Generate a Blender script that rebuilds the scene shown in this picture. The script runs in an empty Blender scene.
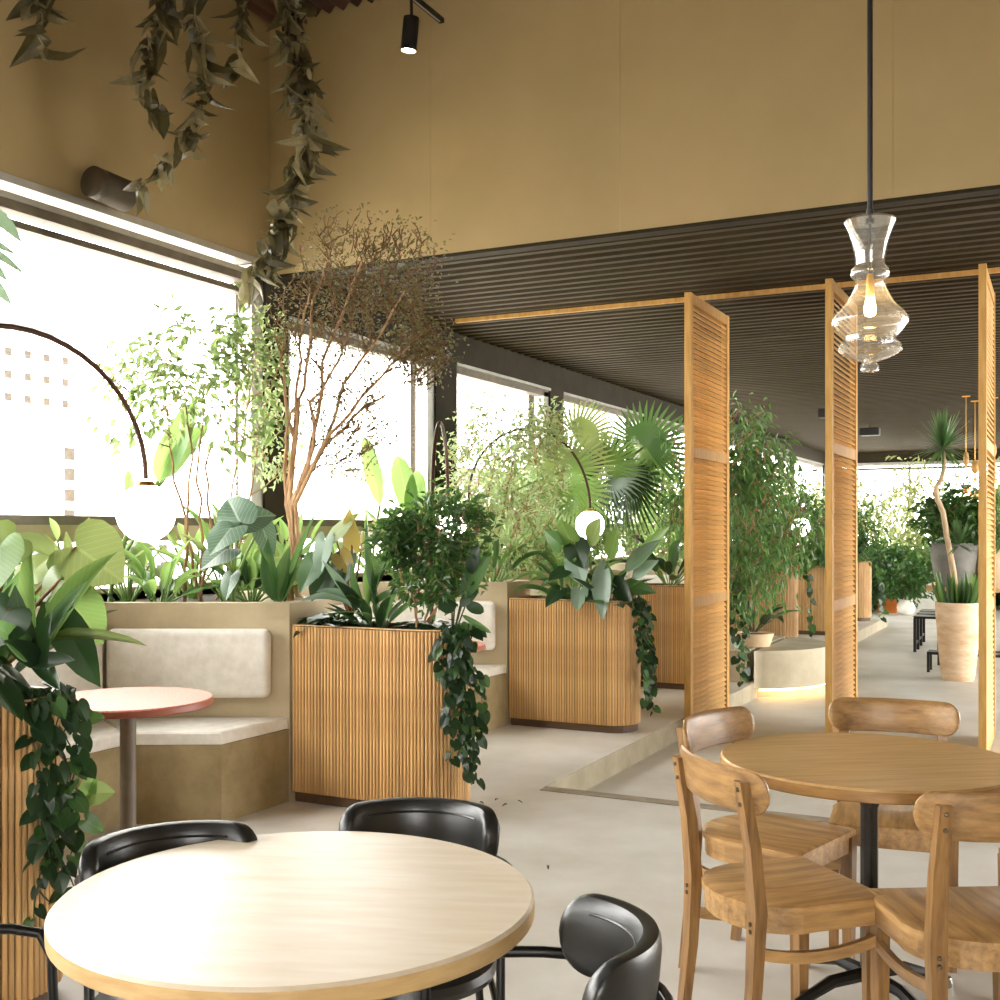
import bpy, bmesh, math, random
import numpy as np
from mathutils import Vector, Matrix

# ------------------------------------------------------------------ camera, sky, exposure
scn = bpy.context.scene
COL = scn.collection
F, CX, HY, EYE, YAW = 1130.0, 500.0, 530.0, 1.45, math.radians(26.5)
SN, CS = math.sin(YAW), math.cos(YAW)
cam_data = bpy.data.cameras.new('camera')
cam_data.sensor_width = 36.0
cam_data.lens = 36.0 * F / 1000.0
cam_data.shift_y = (HY - 500.0) / 1000.0
cam_data.clip_start = 0.05
cam_data.clip_end = 600
cam = bpy.data.objects.new('camera', cam_data)
COL.objects.link(cam)
cam.location = (0, 0, EYE)
cam.rotation_euler = (math.pi / 2, 0, YAW)
scn.camera = cam

world = bpy.data.worlds.new('World')
scn.world = world
world.use_nodes = True
bg = world.node_tree.nodes['Background']
bg.inputs['Color'].default_value = (1.0, 0.982, 0.945, 1)
bg.inputs['Strength'].default_value = 7.0

scn.view_settings.view_transform = 'Standard'
scn.view_settings.look = 'None'
scn.view_settings.exposure = 1.6
scn.view_settings.gamma = 1.0
scn.view_settings.use_curve_mapping = False
scn.cycles.max_bounces = 8
scn.cycles.diffuse_bounces = 5
scn.cycles.transparent_max_bounces = 16
scn.cycles.sample_clamp_indirect = 8.0

def portal(loc, rot, sx, sy):
    l = bpy.data.lights.new('window_portal', 'AREA')
    l.shape = 'RECTANGLE'
    l.size, l.size_y = sx, sy
    l.cycles.is_portal = True
    o = bpy.data.objects.new('window_portal', l)
    COL.objects.link(o)
    o.location, o.rotation_euler = loc, rot

# pixel of the 1000x1000 photograph -> ray; a plane or a depth then gives the point
def _ray(x, y):
    a, b = (x - CX) / F, -(y - HY) / F
    return Vector((CS * a - SN, SN * a + CS, b))
def atz(x, y, z):
    r = _ray(x, y); d = (z - EYE) / r.z
    return Vector((r.x * d, r.y * d, z))
def atY(x, y, Y):
    r = _ray(x, y); d = Y / r.y
    return Vector((r.x * d, Y, EYE + r.z * d))
def atD(x, y, d):
    r = _ray(x, y)
    return Vector((r.x * d, r.y * d, EYE + r.z * d))

# ------------------------------------------------------------------ materials
MATS = {}
def nodes_of(name):
    m = bpy.data.materials.new(name)
    m.use_nodes = True
    nt = m.node_tree
    nt.nodes.clear()
    out = nt.nodes.new('ShaderNodeOutputMaterial')
    return m, nt, out
def N(nt, t, **kw):
    n = nt.nodes.new(t)
    for k, v in kw.items():
        if k in n.inputs: n.inputs[k].default_value = v
        else: setattr(n, k, v)
    return n
def L(nt, a, b): nt.links.new(a, b)
def c4(c): return (c[0], c[1], c[2], 1)
def hexc(h):
    v = [int(h[i:i + 2], 16) / 255 for i in (0, 2, 4)]
    return tuple(x / 12.92 if x < .04045 else ((x + .055) / 1.055) ** 2.4 for x in v)

def mat(name, ca, cb=None, rough=.6, scale=4.0, stretch=(1, 1, 1), bump=0.0, bscale=60.0, metal=0.0, spec=.5, coat=0.0, detail=5.0, rand=0.0, coords='Object', lo=.35, hi=.65):
    m, nt, out = nodes_of(name)
    b = N(nt, 'ShaderNodeBsdfPrincipled', Roughness=rough, Metallic=metal)
    b.inputs['Specular IOR Level'].default_value = spec
    b.inputs['Coat Weight'].default_value = coat
    L(nt, b.outputs[0], out.inputs[0])
    tc = N(nt, 'ShaderNodeTexCoord')
    mp = N(nt, 'ShaderNodeMapping')
    mp.inputs['Scale'].default_value = stretch
    L(nt, tc.outputs[coords], mp.inputs[0])
    src = None
    if cb is not None:
        nz = N(nt, 'ShaderNodeTexNoise', Scale=scale, Detail=detail, Roughness=.6)
        L(nt, mp.outputs[0], nz.inputs['Vector'])
        cr = N(nt, 'ShaderNodeValToRGB')
        cr.color_ramp.elements[0].position, cr.color_ramp.elements[0].color = lo, c4(ca)
        cr.color_ramp.elements[1].position, cr.color_ramp.elements[1].color = hi, c4(cb)
        L(nt, nz.outputs['Fac'], cr.inputs[0])
        src = cr.outputs[0]
    else:
        rgb = N(nt, 'ShaderNodeRGB'); rgb.outputs[0].default_value = c4(ca); src = rgb.outputs[0]
    if rand:
        oi = N(nt, 'ShaderNodeObjectInfo')
        mr = N(nt, 'ShaderNodeMapRange'); mr.inputs['To Min'].default_value = 1 - rand; mr.inputs['To Max'].default_value = 1 + rand
        L(nt, oi.outputs['Random'], mr.inputs[0])
        mx = N(nt, 'ShaderNodeVectorMath', operation='SCALE')
        L(nt, src, mx.inputs[0]); L(nt, mr.outputs[0], mx.inputs['Scale'])
        src = mx.outputs[0]
    L(nt, src, b.inputs['Base Color'])
    if bump:
        nb = N(nt, 'ShaderNodeTexNoise', Scale=bscale, Detail=3.0)
        L(nt, mp.outputs[0], nb.inputs['Vector'])
        bp = N(nt, 'ShaderNodeBump', Strength=bump, Distance=.01)
        L(nt, nb.outputs['Fac'], bp.inputs['Height'])
        L(nt, bp.outputs[0], b.inputs['Normal'])
    MATS[name] = m
    return m

def emit(name, col, s):
    m, nt, out = nodes_of(name)
    e = N(nt, 'ShaderNodeEmission', Color=c4(col), Strength=s)
    L(nt, e.outputs[0], out.inputs[0]); MATS[name] = m
def thin_glass(name, tint=(1, 1, 1), base=.04, edge=.5, rough=.02, haze=0.0):
    m, nt, out = nodes_of(name)
    t = N(nt, 'ShaderNodeBsdfTransparent', Color=c4(tint))
    g = N(nt, 'ShaderNodeBsdfGlossy', Roughness=rough)
    lw = N(nt, 'ShaderNodeLayerWeight', Blend=.25)
    mr = N(nt, 'ShaderNodeMapRange'); mr.inputs['To Min'].default_value = base; mr.inputs['To Max'].default_value = edge
    L(nt, lw.outputs['Facing'], mr.inputs[0])
    mx = N(nt, 'ShaderNodeMixShader')
    L(nt, mr.outputs[0], mx.inputs[0]); L(nt, t.outputs[0], mx.inputs[1]); L(nt, g.outputs[0], mx.inputs[2])
    if haze:
        df = N(nt, 'ShaderNodeBsdfTranslucent', Color=(.95, .93, .88, 1)); m3 = N(nt, 'ShaderNodeMixShader'); m3.inputs[0].default_value = haze
        L(nt, mx.outputs[0], m3.inputs[1]); L(nt, df.outputs[0], m3.inputs[2]); mx = m3
    L(nt, mx.outputs[0], out.inputs[0]); MATS[name] = m
def leafmat(name, ca, cb, tr, rough=.38, mix=.4, vein=None, vn=9.0, nscale=3.0):
    m, nt, out = nodes_of(name)
    b = N(nt, 'ShaderNodeBsdfPrincipled', Roughness=rough)
    t = N(nt, 'ShaderNodeBsdfTranslucent', Color=c4(tr))
    mx = N(nt, 'ShaderNodeMixShader'); mx.inputs[0].default_value = mix
    L(nt, b.outputs[0], mx.inputs[1]); L(nt, t.outputs[0], mx.inputs[2]); L(nt, mx.outputs[0], out.inputs[0])
    ge = N(nt, 'ShaderNodeNewGeometry')
    nz = N(nt, 'ShaderNodeTexNoise', Scale=nscale, Detail=4.0)
    L(nt, ge.outputs['Position'], nz.inputs['Vector'])
    cr = N(nt, 'ShaderNodeValToRGB')
    cr.color_ramp.elements[0].position, cr.color_ramp.elements[0].color = .35, c4(ca)
    cr.color_ramp.elements[1].position, cr.color_ramp.elements[1].color = .65, c4(cb)
    L(nt, nz.outputs['Fac'], cr.inputs[0])
    oi = N(nt, 'ShaderNodeObjectInfo')
    mr = N(nt, 'ShaderNodeMapRange'); mr.inputs['To Min'].default_value = .75; mr.inputs['To Max'].default_value = 1.25
    L(nt, oi.outputs['Random'], mr.inputs[0])
    sc = N(nt, 'ShaderNodeVectorMath', operation='SCALE')
    L(nt, cr.outputs[0], sc.inputs[0]); L(nt, mr.outputs[0], sc.inputs['Scale'])
    src = sc.outputs[0]
    if vein is not None:
        uv = N(nt, 'ShaderNodeUVMap')
        sp = N(nt, 'ShaderNodeSeparateXYZ'); L(nt, uv.outputs[0], sp.inputs[0])
        ab = N(nt, 'ShaderNodeMath', operation='ABSOLUTE'); L(nt, sp.outputs[1], ab.inputs[0])
        ml = N(nt, 'ShaderNodeMath', operation='MULTIPLY_ADD'); L(nt, ab.outputs[0], ml.inputs[0]); ml.inputs[1].default_value = -.9; L(nt, sp.outputs[0], ml.inputs[2])
        m2 = N(nt, 'ShaderNodeMath', operation='MULTIPLY'); L(nt, ml.outputs[0], m2.inputs[0]); m2.inputs[1].default_value = vn
        fr = N(nt, 'ShaderNodeMath', operation='FRACT'); L(nt, m2.outputs[0], fr.inputs[0])
        lt = N(nt, 'ShaderNodeMath', operation='LESS_THAN'); L(nt, fr.outputs[0], lt.inputs[0]); lt.inputs[1].default_value = .07
        l2 = N(nt, 'ShaderNodeMath', operation='LESS_THAN'); L(nt, ab.outputs[0], l2.inputs[0]); l2.inputs[1].default_value = .022
        mm = N(nt, 'ShaderNodeMath', operation='MAXIMUM'); L(nt, lt.outputs[0], mm.inputs[0]); L(nt, l2.outputs[0], mm.inputs[1])
        mc = N(nt, 'ShaderNodeMix', data_type='RGBA')
        L(nt, mm.outputs[0], mc.inputs[0]); L(nt, src, mc.inputs[6]); mc.inputs[7].default_value = c4(vein)
        src = mc.outputs[2]
    L(nt, src, b.inputs['Base Color'])
    MATS[name] = m

mat('floor', hexc('d8d5ce'), hexc('bcb6a9'), rough=.45, scale=1.6, bump=.05, bscale=25, detail=10, lo=.3, hi=.7)
mat('floor_worn', hexc('9c8f7c'), hexc('857866'), rough=.7, scale=9, bump=.2, bscale=50)
mat('concrete', hexc('bfb194'), hexc('aa9b7b'), rough=.75, scale=2.3, bump=.12, bscale=30, detail=8)
mat('bench_concrete', hexc('9f8d68'), hexc('85744f'), rough=.8, scale=5, bump=.12, bscale=40, detail=8)
mat('bench_stone', hexc('b3a990'), hexc('a0967d'), rough=.7, scale=3, bump=.1, bscale=30, detail=8)
mat('riser_concrete', hexc('a0967f'), hexc('8b816b'), rough=.85, scale=4, bump=.15, bscale=30, detail=8)
mat('wall_olive', hexc('a8936a'), hexc('a08c63'), rough=.8, scale=1.2, bump=.04, bscale=180)
mat('ceiling_dark', hexc('43392a'), hexc('372f22'), rough=.65, scale=3, stretch=(.3, 1, 1), spec=.12)
mat('beam_dark', hexc('352d20'), hexc('2b251a'), rough=.7, scale=4, bump=.05, spec=.15)
mat('corrugated_brown', hexc('4a2f22'), hexc('3a241a'), rough=.5, scale=3)
mat('aluminium', hexc('b9b7b0'), hexc('a9a7a0'), rough=.35, metal=.6, scale=8)
mat('frame_dark', hexc('6d6352'), hexc('574e40'), rough=.45, metal=.3, scale=5)
mat('soil', hexc('3a2a1e'), hexc('20160f'), rough=.95, scale=30, bump=.8, bscale=60)
mat('wood_slat', hexc('c9a168'), hexc('ad8450'), rough=.5, scale=7, stretch=(6, 6, .6), rand=.2, bump=.05, bscale=40)
mat('wood_liner', hexc('4a3018'), hexc('3a2410'), rough=.7, scale=8, stretch=(4, 4, .5))
mat('plinth_wood', hexc('5a4128'), hexc('46301c'), rough=.6, scale=6)
mat('shutter_wood', hexc('c9a060'), hexc('b48a4c'), rough=.6, scale=6, stretch=(5, 5, .7), rand=.05, bump=.04, bscale=40, spec=.15)
mat('shutter_slat', hexc('dab578'), hexc('c59a5c'), rough=.6, scale=6, stretch=(5, .7, 5), rand=.1, bump=.04, bscale=40, spec=.15)
mat('chair_wood', hexc('bd9660'), hexc('84623c'), rough=.42, scale=6, stretch=(.8, 7, 7), bump=.06, bscale=30, coat=.05, lo=.32, hi=.72, rand=.1)
mat('chair_wood_upright', hexc('9c7543'), hexc('6f4f2c'), rough=.42, scale=6, stretch=(7, 7, .7), bump=.06, bscale=30, coat=.1, rand=.1)
mat('table_wood', hexc('ceab76'), hexc('b08a56'), rough=.38, scale=5, stretch=(.7, 8, 4), bump=.03, bscale=25, coat=.1, lo=.3, hi=.7)
mat('table_wood_edge', hexc('a57c45'), hexc('8d6636'), rough=.45, scale=5, stretch=(2, 2, 10))
mat('table_pale', hexc('e6dac6'), hexc('d8c6a8'), rough=.36, spec=1.0, scale=4, stretch=(1, 7, 4), bump=.02, bscale=25, lo=.3, hi=.7)
mat('table_pale_edge', hexc('c3a473'), hexc('b0905c'), rough=.45, scale=5, stretch=(2, 2, 10))
mat('leather', hexc('20201e'), hexc('181817'), rough=.34, scale=9, bump=.04, bscale=260, spec=.55)
mat('black_steel', hexc('161514'), hexc('1d1b1a'), rough=.4, metal=.4, scale=9)
mat('grey_steel', hexc('4b4a47'), hexc('3c3b38'), rough=.4, metal=.7, scale=7)
mat('column_paint', hexc('6e6354'), hexc('5e5446'), rough=.6, scale=7)
mat('chrome', hexc('bdbbb6'), rough=.2, metal=1.0)
mat('screw_steel', hexc('6f6250'), rough=.4, metal=.8)
mat('cushion', hexc('e6e2d9'), hexc('d6d1c6'), rough=.9, scale=14, bump=.25, bscale=260)
mat('terrazzo', hexc('a35f4c'), hexc('bd7d69'), rough=.5, scale=120, detail=2, spec=.25)
mat('table_rim', hexc('8a4a38'), rough=.4)
mat('bark', hexc('a5835c'), hexc('7d5f40'), rough=.85, scale=12, stretch=(3, 3, .6), bump=.3, bscale=40)
mat('bark_red', hexc('bd9a72'), hexc('94704e'), rough=.8, scale=14, stretch=(3, 3, .6), bump=.2, bscale=50)
mat('twig_brown', hexc('73512f'), hexc('543a20'), rough=.8, scale=14)
mat('chair_wood_board', hexc('a98350'), hexc('6c4e2d'), rough=.42, scale=6, stretch=(7, .8, 7), bump=.06, bscale=30, coat=.05, lo=.32, hi=.72, rand=.1)
mat('stem_green', hexc('5d7a35'), hexc('6d8a40'), rough=.5, scale=8)
mat('stem_orange', hexc('7d4a24'), hexc('5f3a1c'), rough=.6, scale=8)
mat('stem_dark', hexc('2f3d1f'), hexc('3c4a26'), rough=.6, scale=8)
mat('terracotta_pale', hexc('dac4a6'), hexc('c4a07c'), rough=.8, scale=4, stretch=(1, 1, 3), bump=.1, bscale=30)
mat('pot_grey', hexc('77746e'), hexc('66635d'), rough=.7, scale=6)
mat('pot_cream', hexc('d9c3a2'), hexc('cbb28e'), rough=.7, scale=6)
mat('pot_orange', hexc('d97f2e'), hexc('c66f22'), rough=.6, scale=6)
mat('pot_white', hexc('d9d6cc'), hexc('cfcbc0'), rough=.6, scale=6)
mat('black_plastic', hexc('141312'), hexc('1c1a18'), rough=.45, scale=9)
mat('spot_bronze', hexc('40372c'), hexc('4c4234'), rough=.5, metal=.2, scale=9)
mat('brass', hexc('c79a4c'), rough=.3, metal=.9)
mat('copper', hexc('c07a4c'), rough=.3, metal=.9)
mat('turned_wood', hexc('b98a48'), hexc('9b7038'), rough=.5, scale=8)
mat('lamp_tube', hexc('4a2f1e'), hexc('3a2418'), rough=.4, metal=.5, scale=6)
mat('building_pale', hexc('dcd8cf'), hexc('d2cdc2'), rough=.9, scale=.4)
mat('building_glass', hexc('3a3632'), hexc('46403a'), rough=.9, scale=.5, spec=0)
mat('building_roof', hexc('5a5650'), hexc('64605a'), rough=.9, scale=.5, spec=0)
mat('bark_pale', hexc('c4ab8c'), hexc('a68b6a'), rough=.85, scale=12, stretch=(3, 3, .6), bump=.3, bscale=40)
mat('building_pink', hexc('a08474'), hexc('8c7262'), rough=.9, scale=.5)
mat('city_ground', hexc('b5b0a6'), hexc('a09a8e'), rough=.95, scale=.05)
emit('globe', (1.0, .93, .80), 6.0)
emit('bulb', (1.0, .62, .22), 40.0)
emit('spot_face', (1.0, .78, .45), 30.0)
emit('led', (1.0, .60, .22), 5.0)
emit('far_bulb', (1.0, .78, .48), 12.0)
thin_glass('pane', (1, 1, 1), .02, .35)
thin_glass('clear_glass', (.97, .97, .95), .08, .8, .06, .05)
leafmat('leaf_bright', hexc('5f8a3c'), hexc('41702c'), (.30, .44, .13), mix=.42, vein=hexc('7c9f52'), vn=9)
leafmat('leaf_lime', hexc('7f9346'), hexc('627f38'), (.28, .34, .12), mix=.42, vein=hexc('8c9e58'), vn=8)
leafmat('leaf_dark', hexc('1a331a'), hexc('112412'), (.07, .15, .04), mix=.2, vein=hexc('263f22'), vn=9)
leafmat('leaf_mid', hexc('335a2c'), hexc('234420'), (.18, .32, .09), mix=.32, vein=hexc('486c3c'), vn=9)
leafmat('leaf_silver', hexc('566f5a'), hexc('3c5643'), (.18, .28, .16), mix=.25, vein=hexc('8ea28a'), vn=7, rough=.45)
leafmat('leaf_grey', hexc('7c9080'), hexc('5f7a66'), (.25, .36, .22), mix=.3, rough=.42)
leafmat('leaf_orange', hexc('a38a45'), hexc('8a8a3c'), (.48, .36, .12), mix=.45)
leafmat('fol_pale', hexc('66823f'), hexc('4d6d30'), (.30, .40, .14), mix=.45, nscale=2)
leafmat('fol_airy', hexc('839c5c'), hexc('9db27a'), (.46, .55, .27), mix=.47, nscale=2)
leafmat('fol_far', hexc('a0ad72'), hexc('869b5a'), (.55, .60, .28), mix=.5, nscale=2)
leafmat('fol_green', hexc('44692f'), hexc('5f833f'), (.32, .45, .15), mix=.45, nscale=2)
leafmat('fol_dark', hexc('24451e'), hexc('335a28'), (.16, .30, .07), mix=.35, nscale=2)
leafmat('fol_fig', hexc('3a5f2a'), hexc('2a4c22'), (.26, .42, .12), mix=.4, nscale=2)
leafmat('fol_brown', hexc('474a20'), hexc('6b5a2c'), (.24, .22, .08), mix=.35, nscale=4)
leafmat('fol_yucca', hexc('4f7040'), hexc('3a5c30'), (.20, .32, .10), mix=.3, nscale=5)
leafmat('leaf_dry', hexc('5a5236'), hexc('38341f'), (.14, .12, .05), mix=.25, rough=.34, nscale=12)
leafmat('leaf_dry_pale', hexc('94896a'), hexc('6e6546'), (.22, .20, .10), mix=.25, rough=.34, nscale=12)

# ------------------------------------------------------------------ mesh helpers
class MB:
    def __init__(self): self.v, self.f, self.uv = [], [], None
    def add(self, v, f):
        o = len(self.v)
        self.v += [tuple(p) for p in v]
        self.f += [tuple(i + o for i in q) for q in f]
        return self
    def box(self, x0, x1, y0, y1, z0, z1, M=None):
        v = [(x, y, z) for x in (x0, x1) for y in (y0, y1) for z in (z0, z1)]
        if M is not None: v = [M @ Vector(p) for p in v]
        return self.add(v, [(0, 1, 3, 2), (4, 6, 7, 5), (0, 4, 5, 1), (2, 3, 7, 6), (0, 2, 6, 4), (1, 5, 7, 3)])
    def prism(self, poly, z0, z1, top=True, bottom=True):
        n = len(poly)
        v = [(p[0], p[1], z0) for p in poly] + [(p[0], p[1], z1) for p in poly]
        f = [(i, (i + 1) % n, n + (i + 1) % n, n + i) for i in range(n)]
        if top: f.append(tuple(range(n, 2 * n)))
        if bottom: f.append(tuple(range(n - 1, -1, -1)))
        return self.add(v, f)
    def tube(self, pts, r, n=8, cap=True):
        pts = [Vector(p) for p in pts]
        m = len(pts)
        rr = r if isinstance(r, (list, tuple)) else [r] * m
        T = []
        for i in range(m):
            d = pts[min(i + 1, m - 1)] - pts[max(i - 1, 0)]
            T.append(d.normalized() if d.length > 1e-9 else Vector((0, 0, 1)))
        up = Vector((0, 0, 1)) if abs(T[0].z) < .9 else Vector((1, 0, 0))
        a = T[0].cross(up).normalized()
        v, f = [], []
        for i in range(m):
            a = (a - T[i] * a.dot(T[i]))
            a = a.normalized() if a.length > 1e-6 else T[i].orthogonal().normalized()
            b = T[i].cross(a)
            for k in range(n):
                t = 2 * math.pi * k / n
                v.append(pts[i] + (a * math.cos(t) + b * math.sin(t)) * rr[i])
        for i in range(m - 1):
            for k in range(n):
                f.append((i * n + k, i * n + (k + 1) % n, (i + 1) * n + (k + 1) % n, (i + 1) * n + k))
        if cap:
            f.append(tuple(range(n - 1, -1, -1))); f.append(tuple((m - 1) * n + k for k in range(n)))
        return self.add(v, f)
    def lathe(self, prof, n=32, c=(0, 0, 0), M=None):
        v, f = [], []
        for r, z in prof:
            for k in range(n):
                t = 2 * math.pi * k / n
                p = Vector((r * math.cos(t), r * math.sin(t), z))
                if M is not None: p = M @ p
                v.append(p + Vector(c))
        for i in range(len(prof) - 1):
            for k in range(n):
                f.append((i * n + k, i * n + (k + 1) % n, (i + 1) * n + (k + 1) % n, (i + 1) * n + k))
        return self.add(v, f)
    def rbox(self, sx, sy, sz, r, seg=3, M=None):
        bm = bmesh.new(); bmesh.ops.create_cube(bm, size=1)
        for q in bm.verts: q.co = Vector((q.co.x * sx, q.co.y * sy, q.co.z * sz))
        bmesh.ops.bevel(bm, geom=bm.edges[:], offset=r, segments=seg, affect='EDGES', profile=.5)
        bm.verts.index_update()
        v = [(M @ q.co) if M is not None else q.co.copy() for q in bm.verts]
        f = [tuple(q.index for q in fa.verts) for fa in bm.faces]
        bm.free()
        return self.add(v, f)
    def mesh(self, name, m, smooth=False, angle=None):
        me = bpy.data.meshes.new(name)
        me.from_pydata([tuple(p) for p in self.v], [], self.f)
        if self.uv is not None:
            ul = me.uv_layers.new(name='UVMap')
            idx = np.zeros(len(me.loops), dtype=np.int32); me.loops.foreach_get('vertex_index', idx)
            ul.data.foreach_set('uv', np.array(self.uv, dtype=np.float32)[idx].ravel())
        me.materials.append(MATS[m])
        if smooth:
            me.polygons.foreach_set('use_smooth', [True] * len(me.polygons))
            if angle: me.set_sharp_from_angle(angle=math.radians(angle))
        me.update()
        return me
    def build(self, name, m, parent=None, smooth=False, off=None, angle=40):
        if off is not None:
            self.v = [(p[0] - off[0], p[1] - off[1], p[2] - off[2]) for p in self.v]
        return link(name, self.mesh(name, m, smooth, angle), parent)

def link(name, me, parent=None):
    o = bpy.data.objects.new(name, me); COL.objects.link(o)
    if parent is not None: o.parent = parent
    return o
def tag(o, label, cat, group=None, kind=None):
    o['label'] = label; o['category'] = cat
    if group: o['group'] = group
    if kind: o['kind'] = kind
    return o
def thing(name, label, cat, loc=(0, 0, 0), rz=0, group=None):
    o = bpy.data.objects.new(name, None); COL.objects.link(o)
    o.empty_display_size = .1
    o.location = loc; o.rotation_euler = (0, 0, rz)
    return tag(o, label, cat, group)
def struct(name, mb, m, label=None):
    o = mb.build(name, m); o['kind'] = 'structure'
    if label: o['label'] = label; o['category'] = name.split('_')[0]
    return o
def copy_tree(o, parent=None):
    c = o.copy(); COL.objects.link(c); c.parent = parent
    for ch in list(o.children): copy_tree(ch, c)
    return c
def recopy(src, loc, rz, label, group=None):
    c = copy_tree(src); c.location = loc; c.rotation_euler = (0, 0, rz); c['label'] = label
    if group: c['group'] = group
    return c
def offset_poly(poly, d):
    n = len(poly); out = []
    area = sum(poly[i][0] * poly[(i + 1) % n][1] - poly[(i + 1) % n][0] * poly[i][1] for i in range(n))
    s = 1 if area > 0 else -1
    for i in range(n):
        p0, p1, p2 = Vector(poly[i - 1]), Vector(poly[i]), Vector(poly[(i + 1) % n])
        d1, d2 = (p1 - p0).normalized(), (p2 - p1).normalized()
        n1, n2 = Vector((-d1.y, d1.x)) * s, Vector((-d2.y, d2.x)) * s
        b = n1 + n2
        b = b / max(b.length_squared / 2, .3)
        out.append(tuple(p1 + b * d))
    return out
def ring(mb, outer, inner, z0, z1, zi):
    n = len(outer)
    v = [(p[0], p[1], z0) for p in outer] + [(p[0], p[1], z1) for p in outer] + [(p[0], p[1], z1) for p in inner] + [(p[0], p[1], zi) for p in inner]
    f = []
    for k in range(3):
        for i in range(n):
            j = (i + 1) % n
            f.append((k * n + i, k * n + j, (k + 1) * n + j, (k + 1) * n + i))
    mb.add(v, f)

# ------------------------------------------------------------------ the setting
XW, YB, ZC, ZH, XR, YK, YF = -5.28, 6.75, 3.35, 5.2, 6.0, -5.5, 29.0   # window wall, bulkhead, low ceiling, high ceiling, right, back, far
SX, SY, SZ = -2.63, 5.82, -.15                                       # step edge, start and depth of the sunken aisle
fl = MB()
fl.box(XW - .3, XR, YK, SY, -.4, 0)
fl.box(XW - .3, SX, SY, 19.7, -.4, 0)
struct('floor', fl, 'floor', 'pale polished concrete floor with a raised platform along the windows')
struct('floor_sunken', MB().box(SX, XR, SY, YF, -.45, SZ).box(XW - .3, SX, 19.7, YF, -.45, SZ), 'floor', 'pale concrete aisle floor one step below the platform')
struct('trim_1', MB().box(SX + .02, XR, SY - .09, SY + .004, -.05, .004), 'floor_worn', 'worn grey concrete edge strip of the step')

struct('trim_4', MB().box(SX, SX + .006, SY, 19.7, SZ, -.002), 'riser_concrete', 'raw grey concrete riser of the platform step')

# low corrugated ceiling, ribs along X
pitch, dep = .165, .035
v, f = [], []
ys = []
y = YB + .1
while y < YF:
    ys += [(y, 0), (y + pitch * .38, 0), (y + pitch * .5, dep), (y + pitch * .88, dep)]
    y += pitch
for yy, dz in ys:
    v += [(XW, yy, ZC + dz), (XR, yy, ZC + dz)]
for i in range(len(ys) - 1):
    f.append((2 * i, 2 * i + 1, 2 * i + 3, 2 * i + 2))
struct('ceiling', MB().add(v, f), 'ceiling_dark', 'dark ribbed metal ceiling over the back dining area')
struct('roof', MB().box(XW - .3, XR + .2, YB + .1, YF + .2, ZC + .06, ZC + .25), 'beam_dark')
# high corrugated ceiling, ribs along Y
v, f, xs = [], [], []
x = XW
while x < XR:
    xs += [(x + .12 * t / 6, .025 * math.cos(2 * math.pi * t / 6)) for t in range(6)]
    x += .12
for xx, dz in xs: v += [(xx, YK, ZH + dz), (xx, YB, ZH + dz)]
for i in range(len(xs) - 1): f.append((2 * i, 2 * i + 1, 2 * i + 3, 2 * i + 2))
struct('ceiling_upper', MB().add(v, f), 'corrugated_brown', 'brown corrugated sheet ceiling of the tall front room')
struct('roof_upper', MB().box(XW - .3, XR + .2, YK - .2, YB + .1, ZH + .05, ZH + .2), 'beam_dark')

# bulkhead of plaster boards between the tall room and the low back area
bk = MB().box(XW, XR, YB + .012, YB + .1, ZC - .01, ZH + .02)
bulk = struct('wall_bulkhead', bk, 'wall_olive', 'tall olive beige bulkhead wall above the ribbed ceiling')
seams = [XW, atY(330, 200, YB).x, atY(620, 150, YB).x, atY(893, 80, YB).x, 1.9, 4.0, XR]
seams[1] = (seams[0] + seams[2]) / 2
for a, b in zip(seams[:-1], seams[1:]):
    MB().box(a + .0008, b - .0008, YB, YB + .012, ZC - .012, ZH + .02).build('plaster_board', 'wall_olive', bulk)
MB().box(XW, XR, YB - .004, YB + .1, ZC - .035, ZC - .012).build('edge_trim', 'beam_dark', bulk)

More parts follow.
